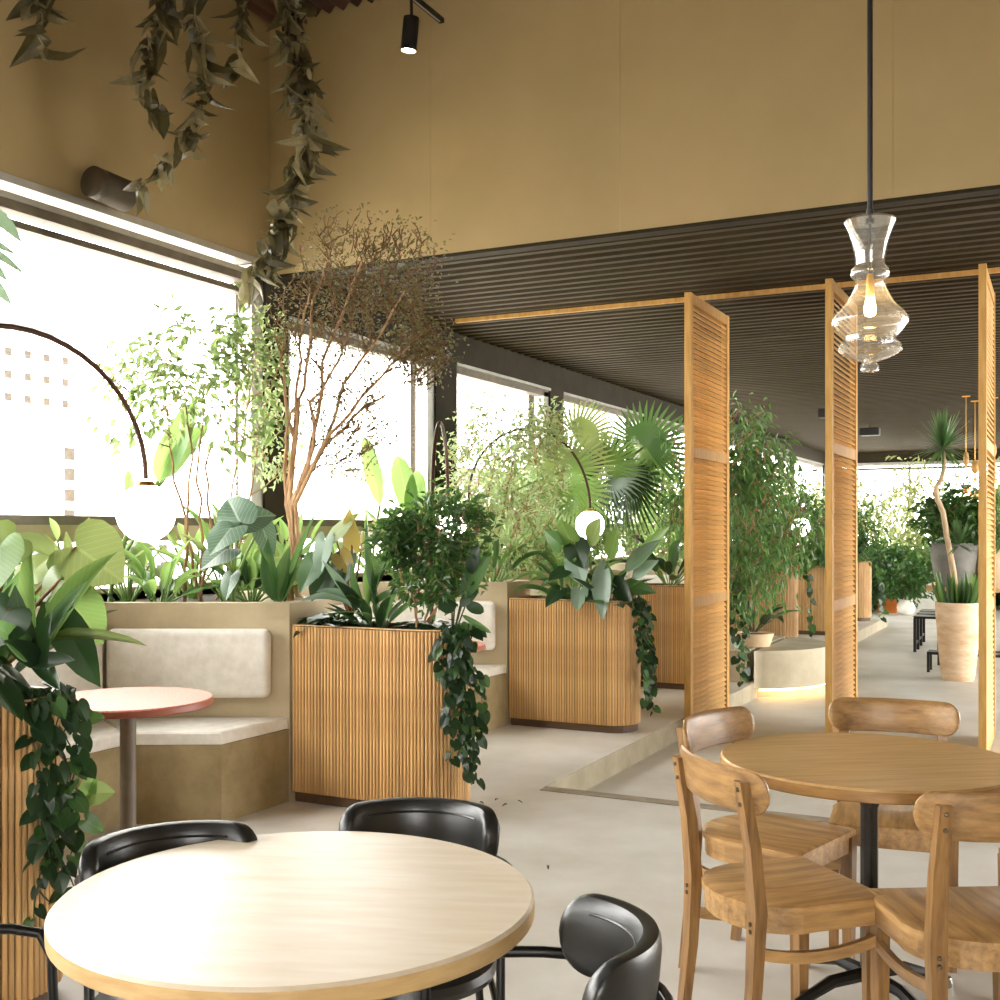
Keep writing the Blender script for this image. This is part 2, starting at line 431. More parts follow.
# window wall
SILL = 1.49
wl = MB()
wl.box(XW - .25, XW, YK, YB + .1, 3.43, ZH + .05)
struct('wall_left', wl, 'wall_olive', 'shaded olive wall above the tall window')
struct('wall_left_base', MB().box(XW - .25, XW, YK, YF, 0, 1.09), 'concrete', 'pale rendered wall below the window sills')
lo = MB()
lo.box(XW - .25, XW + .02, YB + .1, YF, 3.06, ZC + .05)
cols = [(6.66, 6.94), (9.19, 9.59), (11.82, 12.2), (15.05, 15.43), (18.2, 18.6), (21.4, 21.8), (24.6, 25.0), (28.3, 29.0)]
struct('beam_left', lo, 'beam_dark', 'dark beam running above the low windows')
for i, (a, b) in enumerate(cols):
    struct('column_%d' % (i + 1), MB().box(XW - .25, XW + .03, a, b, 1.09, 3.43 if i == 0 else 3.07), 'beam_dark')
def window(n, y0, y1, zt, tall):
    e = bpy.data.objects.new('window_%d' % n, None); COL.objects.link(e); e['kind'] = 'structure'
    e.location = (XW - .08, y0, SILL)
    o = Vector((XW - .08, y0, SILL))
    MB().box(XW - .11, XW + .03, y0, y1, SILL - .01, SILL + .045).build('sill_rail', 'frame_dark', e, off=o)
    MB().box(XW - .16, XW + .02, y0, y1, SILL - .11, SILL - .01).build('sill_ledge', 'concrete', e, off=o)
    MB().box(XW - .062, XW - .056, y0, y1, 1.09, SILL - .11).build('lower_pane', 'pane', e, off=o)
    if tall:
        MB().box(XW - .11, XW + .03, y0, y1, 3.385, 3.43).build('head_rail', 'aluminium', e, off=o)
        MB().box(XW - .10, XW + .02, y0, y1, 3.30, 3.335).build('transom', 'aluminium', e, off=o)
        MB().box(XW - .10, XW + .01, y0, y1, 3.245, 3.30).build('transom', 'frame_dark', e, off=o)
        MB().box(XW - .09, XW, y0, y1, 3.155, 3.195).build('transom', 'frame_dark', e, off=o)
    else:
        MB().box(XW - .11, XW + .04, y0, y1, zt - .03, zt).build('head_rail', 'aluminium', e, off=o)
        MB().box(XW - .10, XW + .01, y0, y1, zt - .10, zt - .03).build('transom', 'frame_dark', e, off=o)
    for ya, yb in ((y0, y0 + .05), (y1 - .13, y1)):
        MB().box(XW - .11, XW + .01, ya, yb, SILL + .045, zt - .05).build('mullion', 'aluminium', e, off=o)
    MB().box(XW - .062, XW - .056, y0 + .05, y1 - .13, SILL + .045, zt - .03).build('pane', 'pane', e, off=o)
    portal((XW - .2, (y0 + y1) / 2, (1.09 + zt) / 2), (0, -math.pi / 2, 0), zt - 1.09, y1 - y0)
wn = 1
for y0, y1 in ((-5.4, -2.5), (-2.4, .5), (.6, 3.5), (3.55, 6.66)):
    window(wn, y0, y1, 3.43, True); wn += 1
for (a, b), (c, d) in zip(cols[:-1], cols[1:]):
    window(wn, b, c, 3.07, False); wn += 1
for y in (-2.45, .55, 3.525):
    struct('column_%d' % (8 + wn), MB().box(XW - .25, XW + .01, y - .06, y + .06, 1.09, 3.43), 'frame_dark'); wn += 1
# back wall (behind the camera) and right wall; their unseen windows are added for fill light
bw = MB()
bw.box(XW, XR, YK - .2, YK, 0, .6); bw.box(XW, XR, YK - .2, YK, 3.2, ZH + .05)
for x, x2 in ((XW, .6), (4.2, XR)): bw.box(x, x2, YK - .2, YK, .6, 3.2)
struct('wall_back', bw, 'wall_olive')
def wide_window(n, corner, size, axis):
    e = bpy.data.objects.new('window_%d' % n, None); COL.objects.link(e); e['kind'] = 'structure'
    x, y, z = corner; w, h = size
    e.location = corner
    if axis == 'x':
        for a in (0, w / 2, w - .06): MB().box(a, a + .06, -.05, .05, 0, h).build('mullion', 'aluminium', e)
        for c in (0, h - .06): MB().box(0, w, -.05, .05, c, c + .06).build('rail', 'aluminium', e)
        MB().box(.06, w - .06, -.003, .003, .06, h - .06).build('pane', 'pane', e)
        portal((x + w / 2, y - .15, z + h / 2), (math.pi / 2 if n < 0 else -math.pi / 2, 0, math.pi), w, h) if False else None
    else:
        for a in (0, w / 2, w - .06): MB().box(-.05, .05, a, a + .06, 0, h).build('mullion', 'aluminium', e)
        for c in (0, h - .06): MB().box(-.05, .05, 0, w, c, c + .06).build('rail', 'aluminium', e)
        MB().box(-.003, .003, .06, w - .06, .06, h - .06).build('pane', 'pane', e)
for i, (a, b) in enumerate(((.6, 4.2),)):  # unseen window, added as weak fill from behind the camera
    wide_window(30 + i, (a, YK - .1, .6), (b - a, 2.6), 'x')
    portal(((a + b) / 2, YK - .2, 1.9), (math.pi / 2, 0, 0), b - a, 2.6)
rw = MB()
rw.box(XR, XR + .2, YK, YF, -.4, -.05); rw.box(XR, XR + .2, YK, YF, 3.2, ZH + .05)
ry = [(YK, 7.0), (10.6, 11.0), (14.6, 15.0), (18.6, 19.0), (22.6, 23.0), (27.5, YF)]  # gaps become unseen glazing, added to bring more daylight onto the aisle
for a, b in ry: rw.box(XR, XR + .2, a, b, -.05, 3.2)
struct('wall_right', rw, 'wall_olive')
for i, ((a, b), (c, d)) in enumerate(zip(ry[:-1], ry[1:])):
    wide_window(40 + i, (XR + .1, b, -.05), (c - b, 3.25), 'y')
    portal((XR + .2, (b + c) / 2, 1.575), (0, math.pi / 2, 0), 3.25, c - b)
# far wall: low base, dark beam, glazing
struct('wall_far', MB().box(XW, XR, YF, YF + .2, -.4, .75), 'concrete')
struct('beam_far', MB().box(XW, XR, YF - .25, YF + .2, 3.08, ZC + .05), 'beam_dark')
struct('trim_2', MB().box(XW, XR, YF - .30, YF - .2, 3.02, 3.09), 'aluminium')
struct('trim_3', MB().box(XW, XR, YF - .02, YF + .06, 2.92, 2.98), 'frame_dark')
for i in range(3):
    a = XW + .05 + i * 3.74
    wide_window(60 + i, (a, YF + .08, .75), (3.7, 2.33), 'x')
    portal((a + 1.85, YF + .2, 1.9), (-math.pi / 2, 0, 0), 3.7, 2.3)

# ------------------------------------------------------------------ city outside
struct('ground', MB().box(-260, 160, -160, 260, -14.2, -14), 'city_ground')
def building(label, c, w, d, h, rows, colz, ww, wh, wall, shift=0.0):
    e = thing('apartment_building', label, 'building', (c[0], c[1], -14))
    MB().box(-w / 2, w / 2, -d / 2, d / 2, 0, h).build('wall', wall, e)
    MB().box(-w / 2 - .3, w / 2 + .3, -d / 2 - .3, d / 2 + .3, h, h + 1.6).build('parapet', 'building_roof', e)
    me = MB().box(-.08, .08, -ww / 2, ww / 2, 0, wh).mesh('window', 'building_glass')
    mf = MB().box(-.06, .06, -d * .5 / colz * .8, d * .5 / colz * .8, -.5, -.15).mesh('balcony', 'building_pink')
    for i in range(colz):
        y = -d / 2 + d * (i + .5) / colz + shift
        for j in range(rows):
            o = link('window', me, e); o.location = (w / 2 + .04, y, 2 + (h - 3) * j / rows)
    return e
def place(px, D): return atD(px, 530, D)
p = place(-20, 210)
building('faint tall tower block far beyond the tall window', (p.x, p.y), 20, 26, 52, 12, 6, 1.4, 1.4, 'building_pale')
p = place(0, 130)
building('pale block with one column of small dark windows', (p.x, p.y), 12, 13.5, 27, 10, 1, 1.5, 1.4, 'building_pale', 4.6)
p = place(105, 165)
building('low pale block with several rows of small windows', (p.x, p.y), 14, 12, 18, 6, 4, 1.4, 1.3, 'building_pale')
p = place(430, 120)
building('pale office block seen beyond the low windows', (p.x, p.y), 14, 18, 20, 7, 6, 1.6, 1.3, 'building_pale')

# ------------------------------------------------------------------ louvred pivot shutters and their rail
tk = MB().box(-4.9, XR - .1, 8.92, 8.96, 3.315, ZC + .0).build('shutter_rail', 'shutter_wood')
tag(tk, 'long slim timber rail fixed under the ribbed ceiling', 'rail')
SW, ST, SH = 1.12, .05, 3.27 - SZ - .012
slat = MB().box(-.028, .028, -.485, .485, -.0045, .0045, Matrix.Rotation(math.radians(50), 4, 'Y')).mesh('slat', 'shutter_slat')
stile_me = MB().box(-ST / 2, ST / 2, -.035, .035, 0, SH).mesh('stile', 'shutter_wood')
rail_me = MB().box(-ST / 2 + .004, ST / 2 - .004, -SW / 2 + .07, SW / 2 - .07, -.04, .04).mesh('rail', 'shutter_wood')
pin_me = MB().tube([(0, 0, SH - .01), (0, 0, SH + .03)], .012).mesh('pivot_pin', 'screw_steel')
def shutter(x, label, z=SZ):
    e = thing('louvred_shutter', label, 'shutter', (x, 8.38 + SW / 2, z + .012), 0, 'tall louvred shutters')
    for s in (-1, 1):
        o = link('stile', stile_me, e); o.location.y = s * (SW / 2 - .035)
    zs = [.04, .88 - SZ, 2.04 - SZ, SH - .04]
    for z in zs:
        o = link('rail', rail_me, e); o.location.z = z
    link('pivot_pin', pin_me, e)
    for a, b in zip(zs[:-1], zs[1:]):
        n = int(round((b - a - .08) / .040))
        for i in range(n):
            o = link('slat', slat, e); o.location.z = a + .04 + (b - a - .08) * (i + .5) / n
    return e
shutter(-2.575, 'tall louvred wooden shutter standing beside the platform step')
shutter(-1.52, 'tall louvred wooden shutter behind the chair on the far side of the wooden table')
shutter(-.495, 'tall louvred wooden shutter beside the tall terracotta yucca pot')

# ------------------------------------------------------------------ banquettes: concrete planters, benches, cushions, fluted planters
Y0 = [2.2, 4.9, 7.54, 9.9, 13.0, 15.9, 18.6]
XE, XC, DP, LEG = -3.70, -4.60, .41, .45
ZP, ZS = 1.06, 1.01
plant_words = ['beside the big-leaved planter', 'behind the shrub planter', 'behind the broad-leaf planter', 'by the weeping fig', 'beyond the round bench', 'beyond the weeping fig', 'close to the far foliage']
def concrete_planter(k):
    y = Y0[k]
    lo_ = (Y0[k - 1] + DP + y) / 2 if k else y - 1.4
    hi_ = (y + DP + Y0[k + 1]) / 2 if k + 1 < len(Y0) else y + 1.05
    poly = [(XW + .01, lo_), (XC, lo_), (XC, y - LEG), (XE, y), (XE, y + DP), (XC, y + DP + LEG), (XC, hi_), (XW + .01, hi_)]
    e = thing('concrete_planter', 'pale concrete banquette planter ' + plant_words[k], 'planter', (XC, y, 0), 0, 'concrete banquette planters')
    o = Vector((XC, y, 0))
    inner = [(XW + .01, lo_), (XC - .1, lo_)] + offset_poly(poly, .1)[2:6] + [(XC - .1, hi_), (XW + .01, hi_)]
    m = MB(); ring(m, poly, inner, 0, ZP, ZS - .03); m.build('wall', 'concrete', e, off=o)
    MB().prism([(p[0], p[1]) for p in inner], ZS - .1, ZS, bottom=False).build('soil', 'soil', e, off=o)
for k in range(len(Y0)): concrete_planter(k)

bay_words = ['with the pink table', 'behind the fluted shrub planter', 'between the broad-leaf planter and the fig', 'behind the round bench']
def booth(k):
    ya, yb = Y0[k] + DP, Y0[k + 1]
    g = .465
    wall = [(XE - .0, ya + .004), (XC + .004, ya + LEG), (XC + .004, yb - LEG), (XE, yb - .004)]
    sf = [(XE - .02, ya + .52), (XC + g, ya + LEG + .29), (XC + g, yb - LEG - .29), (XE - .02, yb - .52)]
    bw_ = bay_words[k]
    e = thing('banquette_bench', 'angular concrete banquette bench ' + bw_, 'bench', (XC, ya, 0), 0, 'concrete banquette benches')
    o = Vector((XC, ya, 0))
    segs = [[wall[0], sf[0], sf[1], wall[1]], [wall[1], sf[1], sf[2], wall[2]], [wall[2], sf[2], sf[3], wall[3]]]
    m = MB()
    full = [wall[0], wall[1], wall[2], wall[3]] + [sf[3], sf[2], sf[1], sf[0]]
    m.prism(full[::-1], 0, .388); m.build('base', 'bench_concrete', e, off=o)
    names = ['near side', 'window side', 'far side']
    for i, s in enumerate(segs):
        c = Vector((sum(p[0] for p in s) / 4, sum(p[1] for p in s) / 4, .39))
        q = offset_poly(s, .004)
        q2 = offset_poly(s, .014)
        mm = MB()
        mm.prism(q, .39, .443, top=False)
        n = 4
        mm.add([(p[0], p[1], .443) for p in q] + [(p[0], p[1], .452) for p in q2], [(a, (a + 1) % 4, 4 + (a + 1) % 4, 4 + a) for a in range(4)] + [(4, 5, 6, 7)])
        t = mm.build('seat_cushion', 'cushion', None, off=c); t.location = c
        tag(t, 'flat seat cushion, %s of the booth ' % names[i] + bw_, 'cushion', 'banquette seat cushions')
    for s, nm in ((0, 'near'), (2, 'far')):
        a, b = Vector(wall[s if s == 0 else 2]), Vector(wall[1 if s == 0 else 3])
        d = (b - a); ln = d.length; d.normalize()
        nrm = Vector((-d.y, d.x))
        if nrm.x < 0: nrm = -nrm
        mid = (a + b) / 2 + nrm * .05 + d * (-.02 if s else .02)
        c = Vector((mid.x, mid.y, .745))
        mm = MB().rbox(ln - .13, .085, .365, .04, 4)
        t = mm.build('back_cushion', 'cushion', None, smooth=True); t.location = c
        t.rotation_euler = (math.radians(0), 0, math.atan2(d.y, d.x))
        tag(t, 'padded back cushion, %s side of the booth ' % nm + bw_, 'cushion', 'banquette back cushions')
    c = Vector(((wall[1][0] + .05), (ya + yb) / 2, .745))
    t = MB().rbox(.085, (wall[2][1] - wall[1][1]) - .12, .365, .04, 4).build('back_cushion', 'cushion', None, smooth=True); t.location = c
    tag(t, 'padded back cushion, window side of the booth ' + bw_, 'cushion', 'banquette back cushions')
for k in range(4): booth(k)

def rounded_path(x0, x1, y0, y1, r, n=8):
    # starts back-left, goes round the right end to the front-left: open on the left
    pts = [(x0, y0)]
    for cx, cy, a0 in ((x1 - r, y0 + r, -90), (x1 - r, y1 - r, 0)):
        for i in range(n + 1):
            t = math.radians(a0 + 90 * i / n)
            pts.append((cx + r * math.cos(t), cy + r * math.sin(t)))
    pts.append((x0, y1))
    return pts
flute = [(-.0084, 0), (-.0072, -.006), (-.003, -.009), (.003, -.009), (.0072, -.006), (.0084, 0)]
flute_me = MB().prism(flute, .055, .935).mesh('slat', 'wood_slat', True, 60)
planter_words = ['with big arum leaves and trailing vine', 'with a small-leaved dark shrub', 'with broad dark leaves at the head of the step', 'holding the weeping fig', 'behind the round bench', 'hidden partly by the middle shutter', 'at the far end of the platform']
def fluted_planter(k):
    y = Y0[k]
    x0, x1, y0, y1, r = XE + .012, -2.74, y, y + DP, .195
    path = rounded_path(x0, x1, y0, y1, r)
    e = thing('fluted_planter', 'fluted wooden planter box ' + planter_words[k], 'planter', (x0, y0, 0), 0, 'fluted wooden planters')
    o = Vector((x0, y0, 0))
    inset = [(x0, y0 + .012)] + [p for p in rounded_path(x0, x1 - .012, y0 + .012, y1 - .012, r - .012)][1:-1] + [(x0, y1 - .012)]
    inner = [(x0 + .02, y0 + .035)] + rounded_path(x0 + .02, x1 - .035, y0 + .035, y1 - .035, r - .035)[1:-1] + [(x0 + .02, y1 - .035)]
    m = MB(); ring(m, inset, inner, .05, .94, .86); m.build('liner', 'wood_liner', e, off=o)
    outer = offset_poly(path, 0)
    m = MB(); ring(m, inset, inner, .938, .945, .93); m.build('rim', 'wood_slat', e, off=o)
    MB().prism(offset_poly(inset, .01), 0, .055).build('plinth', 'plinth_wood', e, off=o)
    MB().prism(inner, .80, .885, bottom=False).build('soil', 'soil', e, off=o)
    # flutes along the path
    P = [Vector(p) for p in path]
    ln = [(b - a).length for a, b in zip(P[:-1], P[1:])]
    tot = sum(ln); n = int(tot / .0202); step = tot / n
    joined = MB() if k >= 4 else None
    for i in range(n):
        s = (i + .5) * step; j = 0
        while s > ln[j]: s -= ln[j]; j += 1
        d = (P[j + 1] - P[j]).normalized(); q = P[j] + d * s
        ang = math.atan2(d.y, d.x)
        nin = Vector((-d.y, d.x)) * .012
        if joined is None:
            b = link('slat', flute_me, e)
            b.location = (q.x + nin.x - x0, q.y + nin.y - y0, 0); b.rotation_euler.z = ang
        else:
            M = Matrix.Translation((q.x + nin.x, q.y + nin.y, 0)) @ Matrix.Rotation(ang, 4, 'Z')
            vv = [M @ Vector((a, b2, z)) for z in (.055, .935) for a, b2 in flute]
            joined.add(vv, [(a, a + 1, a + 7, a + 6) for a in range(5)])
    if joined is not None:
        t = joined.build('fluting', 'wood_slat', e, off=o); t['kind'] = 'stuff'
    return e
for k in range(len(Y0)): fluted_planter(k)

# half-round bench bulging from the platform, with a glowing strip below
rc = Vector((-2.97, 11.5)); RR = .88
arc = []
for i in range(41):
    t = math.radians(-72.5 + 145 * i / 40)
    arc.append((rc.x + RR * math.cos(t), rc.y + RR * math.sin(t)))
arc = [p for p in arc]
poly = arc + [(SX + .005, arc[-1][1]), (SX + .005, arc[0][1])]
e = thing('round_bench', 'half-round pale concrete bench with a glowing strip below', 'bench', (SX, rc.y, SZ))
o = Vector((SX, rc.y, SZ))
poly2 = [p for p in arc if p[0] > SX + .01] + [(SX + .005, arc[-1][1]), (SX + .005, arc[0][1])]
MB().prism(poly2, -.06, .30).build('seat', 'bench_stone', e, smooth=True, off=o)
def arc_in(r): 
    return [(rc.x + r * math.cos(math.radians(-68 + 136 * i / 30)), rc.y + r * math.sin(math.radians(-68 + 136 * i / 30))) for i in range(31)]
MB().prism(arc_in(.80) + [(SX + .005, rc.y + .7), (SX + .005, rc.y - .7)], SZ, -.06).build('recessed_base', 'bench_stone', e, off=o)
MB().tube([(x, y, -.075) for x, y in arc_in(.84) if x > SX + .02], .012, 6).build('light_strip', 'led', e, off=o)
m = MB().prism([p for p in [(rc.x + RR * math.cos(math.radians(t)), rc.y + RR * math.sin(math.radians(t))) for t in range(66, 296, 6)] if p[0] < SX][::1], .002, .30)
m.build('rear_seat', 'bench_stone', e, smooth=True, off=o)

# ------------------------------------------------------------------ furniture
def disc_table_top(R, z0, z1, n=72, b=.006):
    m = MB().lathe([(0.0001, z1), (R - b, z1), (R, z1 - b), (R, z0 + b), (R - b, z0), (.0001, z0)][::-1], n)
    return m
def top_parts(e, R, z0, z1, mt, medge):
    MB().lathe([(R, z1 - .006), (R - .006, z1), (.0001, z1)], 80).build('top', mt, e, smooth=True, angle=30)
    MB().lathe([(.0001, z0), (R - .004, z0), (R, z0 + .004), (R, z1 - .006)], 80).build('edge', medge, e, smooth=True, angle=30)

TA = Vector((-1.320, 1.777, 0))
e = thing('round_table', 'round pale wood table catching window glare, with black leather chairs', 'table', TA, math.radians(20))
top_parts(e, .455, .712, .75, 'table_pale', 'table_pale_edge')
for i in range(8):
    t = 2 * math.pi * i / 8
    MB().tube([(.17 * math.cos(t), .17 * math.sin(t), .025), (.085 * math.cos(t), .085 * math.sin(t), .35), (.15 * math.cos(t), .15 * math.sin(t), .712)], .009).build('leg', 'black_steel', e)
MB().lathe([(.0001, 0), (.23, 0), (.23, .018), (.0001, .025)], 40).build('base', 'black_steel', e, smooth=True)

TB = Vector((-.537, 3.61, 0))
e = thing('round_table', 'round honey wood table with wooden chairs around it', 'table', TB, math.radians(35))
top_parts(e, .445, .712, .75, 'table_wood', 'table_wood_edge')
for i in range(3):
    t = math.radians(100 + 120 * i); c, s = math.cos(t), math.sin(t)
    MB().tube([(.13 * c, .13 * s, .712), (.10 * c, .10 * s, .70), (.040 * c, .040 * s, .66), (.016 * c, .016 * s, .60), (.016 * c, .016 * s, .08)], .014).build('column', 'grey_steel', e, smooth=True)
for i in range(4):
    t = math.radians(15 + 90 * i); c, s = math.cos(t), math.sin(t)
    a = MB().tube([(0, 0, .09), (.14 * c, .14 * s, .085), (.27 * c, .27 * s, .04), (.31 * c, .31 * s, .03)], [.022, .02, .015, .012]).build('foot', 'black_steel', e, smooth=True)
    MB().lathe([(.0001, 0), (.022, 0), (.026, .012), (.02, .03), (.0001, .032)], 14, (.31 * c, .31 * s, 0)).build('levelling_pad', 'chrome', a, smooth=True)

def arc_board(R, half_ang, zc, H, thick, round_end, n=28, m=12, tilt=0.0, puff=.5):
    # swept rounded cross-section along an arc about the origin, opening to +X (centre of the arc at -X)
    mb = MB(); v, f = [], []
    Ltot = R * half_ang
    for i in range(n + 1):
        u = -1 + 2 * i / n
        u = math.copysign(1 - (1 - abs(u)) ** 1.35, u)
        s = u * Ltot
        over = max(0, abs(s) - (Ltot - round_end)) / round_end
        h = H / 2 * math.sqrt(max(0.0, 1 - over ** 2.2)) if over < 1 else 0
        h = max(h, .002); th = thick / 2 * min(1, .35 + h / (H / 2))
        a = math.pi + s / R
        for k in range(m):
            t = 2 * math.pi * k / m
            ct, st = math.cos(t), math.sin(t)
            x = th * math.copysign(abs(ct) ** puff, ct); z = h * math.copysign(abs(st) ** puff, st)
            rr = R + x + tilt * z
            v.append((rr * math.cos(a), rr * math.sin(a), zc + z))
    for i in range(n):
        for k in range(m):
            f.append((i * m + k, i * m + (k + 1) % m, (i + 1) * m + (k + 1) % m, (i + 1) * m + k))
    f.append(tuple(range(m - 1, -1, -1))); f.append(tuple(n * m + k for k in range(m)))
    return mb.add(v, f)

# wooden chair: faces local +X, origin on the floor below the seat centre
def wooden_chair():
    e = thing('wooden_chair', '', 'chair', (0, 0, 0), 0, 'wooden chairs around the honey wood table')
    def plan(d):
        pts = [(.205 - d, -.205 + d), (.205 - d, .205 - d)]
        for i in range(13):
            t = math.radians(78 + 204 * i / 12)
            pts.append((-.045 + (.175 - d) * math.cos(t), (.205 - d) * math.sin(t)))
        return pts
    p0, p1 = plan(0), plan(.012)
    m = MB().prism(p0, .438, .457, top=False)
    n = len(p0)
    m.add([(p[0], p[1], .457) for p in p0] + [(p[0], p[1], .463) for p in p1] + [(0, 0, .455)], [(i, (i + 1) % n, n + (i + 1) % n, n + i) for i in range(n)] + [(n + i, n + (i + 1) % n, 2 * n) for i in range(n)])
    m.build('seat', 'chair_wood', e, smooth=True, angle=35)
    q = offset_poly(plan(.008), 0); qi = offset_poly(q, .02)
    m = MB(); ring(m, q, qi, .385, .438, .385); m.build('apron', 'chair_wood', e)
    for s in (-1, 1):
        m = MB()
        for (za, zb, wa, wb) in ((0, .44, .030, .040),):
            x1, y1 = .188, s * .186
            v = [(x1 + a * w / 2, y1 + b * w / 2, z) for z, w in ((za, wa), (zb, wb)) for a, b in ((-1, -1), (1, -1), (1, 1), (-1, 1))]
            m.add(v, [(0, 1, 5, 4), (1, 2, 6, 5), (2, 3, 7, 6), (3, 0, 4, 7), (4, 5, 6, 7), (3, 2, 1, 0)])
        m.build('leg', 'chair_wood_upright', e)
        # rear post: leg and back support in one bent piece
        prof = [(-.225, 0, .028), (-.195, .25, .034), (-.185, .45, .040), (-.200, .62, .036), (-.232, .795, .030)]
        v, f = [], []
        for x, z, w in prof:
            for a, b in ((-1, -1), (1, -1), (1, 1), (-1, 1)): v.append((x + a * w * .45, s * .172 + b * w * .55, z))
        for i in range(len(prof) - 1):
            for k in range(4): f.append((4 * i + k, 4 * i + (k + 1) % 4, 4 * i + 4 + (k + 1) % 4, 4 * i + 4 + k))
        f += [(3, 2, 1, 0), tuple(4 * (len(prof) - 1) + k for k in range(4))]
        po = MB().add(v, f).build('rear_post', 'chair_wood_upright', e)
        for z, x in ((.735, -.236), (.775, -.2435), (.42, -.205), (.40, -.2055)):
            MB().lathe([(.0001, .006), (.005, .005), (.0065, 0)], 10, (x, s * .172, z), Matrix.Rotation(-math.pi / 2, 4, 'Y')).build('screw', 'screw_steel', po, smooth=True)
        # curved side stretcher
        pts = [(-.196 + .384 * i / 8, s * (.172 + .014 * i / 8), .315 + .03 * (2 * i / 8 - 1) ** 2) for i in range(9)]
        v, f = [], []
        for q_ in pts:
            for a, b in ((-1, -1), (1, -1), (1, 1), (-1, 1)): v.append((q_[0], q_[1] + a * .009, q_[2] + b * .015))
        for i in range(8):
            for k in range(4): f.append((4 * i + k, 4 * i + (k + 1) % 4, 4 * i + 4 + (k + 1) % 4, 4 * i + 4 + k))
        f += [(3, 2, 1, 0), (32, 33, 34, 35)]
        MB().add(v, f).build('stretcher', 'chair_wood', e)
    b = arc_board(.45, .53, .765, .122, .019, .06, n=30, m=12, tilt=.14, puff=.6)
    b.v = [(x + .2065, y, z) for x, y, z in b.v]
    b.build('backrest', 'chair_wood_board', e, smooth=True)
    return e
def ang(dx, dy): return math.atan2(dy, dx)
WC = wooden_chair()
chair_spots = [((-.71, 3.20), (.70, .71), 'wooden chair at the honey table standing nearest the black leather chair'),
               ((-.865, 3.735), (.968, -.25), 'wooden chair set between the table and the louvred shutter by the step'),
               ((-.535, 4.15), (.12, -.993), 'wooden chair facing the room across the honey table'),
               ((-.22, 3.165), (-.50, .866), 'wooden chair facing the far shutters with two screws atop its post'),
               ((.085, 3.74), (-.93, -.37), 'wooden chair beside the honey table showing just its seat behind a screwed post')]
for i, (p, d, lb) in enumerate(chair_spots):
    c = WC if i == 0 else copy_tree(WC)
    c.location = (p[0], p[1], 0); c.rotation_euler = (0, 0, ang(*d)); c['label'] = lb

def black_chair():
    e = thing('leather_chair', '', 'chair', (0, 0, 0), 0, 'black leather chairs around the pale table')
    m = MB().lathe([(.0001, .42), (.18, .42), (.205, .43), (.212, .445), (.205, .462), (.17, .474), (.0001, .478)], 40)
    m.build('seat', 'leather', e, smooth=True)
    pad = arc_board(.205, 1.22, .715, .145, .048, .08, n=40, m=16, tilt=.12, puff=.55)
    pad.build('backrest', 'leather', e, smooth=True)
    sm = MB().tube([(.187 * math.cos(math.pi + u), .187 * math.sin(math.pi + u), .758) for u in [(-.85 + 1.7 * i / 30) for i in range(31)]], .003, 6)
    sm.build('seam', 'leather', e, smooth=True)
    pts = [(.215, -.248, 0), (.205, -.248, .35), (.195, -.248, .60), (.17, -.248, .645), (.11, -.248, .655)]
    for i in range(19):
        t = math.radians(-90 - 180 * i / 18)
        pts.append((.248 * math.cos(t), .248 * math.sin(t), .655))
    pts += [(.11, .248, .655), (.17, .248, .645), (.195, .248, .60), (.205, .248, .35), (.215, .248, 0)]
    MB().tube(pts, .0105, 10).build('frame', 'black_steel', e, smooth=True)
    for s in (-1, 1):
        MB().tube([(-.204, s * .141, .655), (-.18, s * .135, .42), (-.225, s * .165, 0)], .0105, 10).build('leg', 'black_steel', e, smooth=True)
    MB().tube([(.20, -.248, .41), (-.2, -.155, .41), (-.2, .155, .41), (.20, .248, .41)], .009, 8).build('seat_rail', 'black_steel', e, smooth=True)
    for s in (-1, 1):
        MB().tube([(-.240, s * .06, .655), (-.215, s * .06, .69)], .007, 8).build('bracket', 'black_steel', e)
    return e
BC = black_chair()
def bspot(p): return Vector((p[0], p[1], 0))
black_spots = [((-1.345, 2.24), (.33, -.944), 'black leather chair tucked under the pale table facing the fluted shrub planter'),
               ((-1.66, 1.835), (.85, -.52), 'black leather chair tucked under the pale table beside the trailing vine'),
               ((-.80, 1.725), (-.87, -.49), 'black leather chair with curved back beside the wooden chair'),
               ((-1.85, 1.33), (.86, .50), 'black chair of which only the steel arm tube shows at the pale table')]
for i, (p, d, lb) in enumerate(black_spots):
    c = BC if i == 0 else copy_tree(BC)
    c.scale = (.93, .93, 1)
    c.location = (p[0], p[1], 0); c.rotation_euler = (0, 0, ang(*d)); c['label'] = lb

def pink_table(loc, lb):
    e = thing('pedestal_table', lb, 'table', loc, 0, 'pink pedestal tables in the booths')
    top_parts(e, .345, .718, .75, 'terrazzo', 'table_rim')
    MB().lathe([(.033, .02), (.033, .718)], 24).build('column', 'column_paint', e, smooth=True)
    MB().lathe([(.0001, 0), (.21, 0), (.21, .012), (.05, .03), (.0001, .03)], 40).build('base', 'black_steel', e, smooth=True)
    return e
p = atz(128, 698, .75)
pt = pink_table((p.x, p.y, 0), 'round pink terrazzo table in the booth by the big-leaved planter')
recopy(pt, (p.x, p.y + 2.5, 0), 0, 'round pink terrazzo table in the booth behind the shrub planter')
recopy(pt, (p.x, p.y + 5.0, 0), 0, 'round pink terrazzo table in the booth behind the broad-leaf planter')

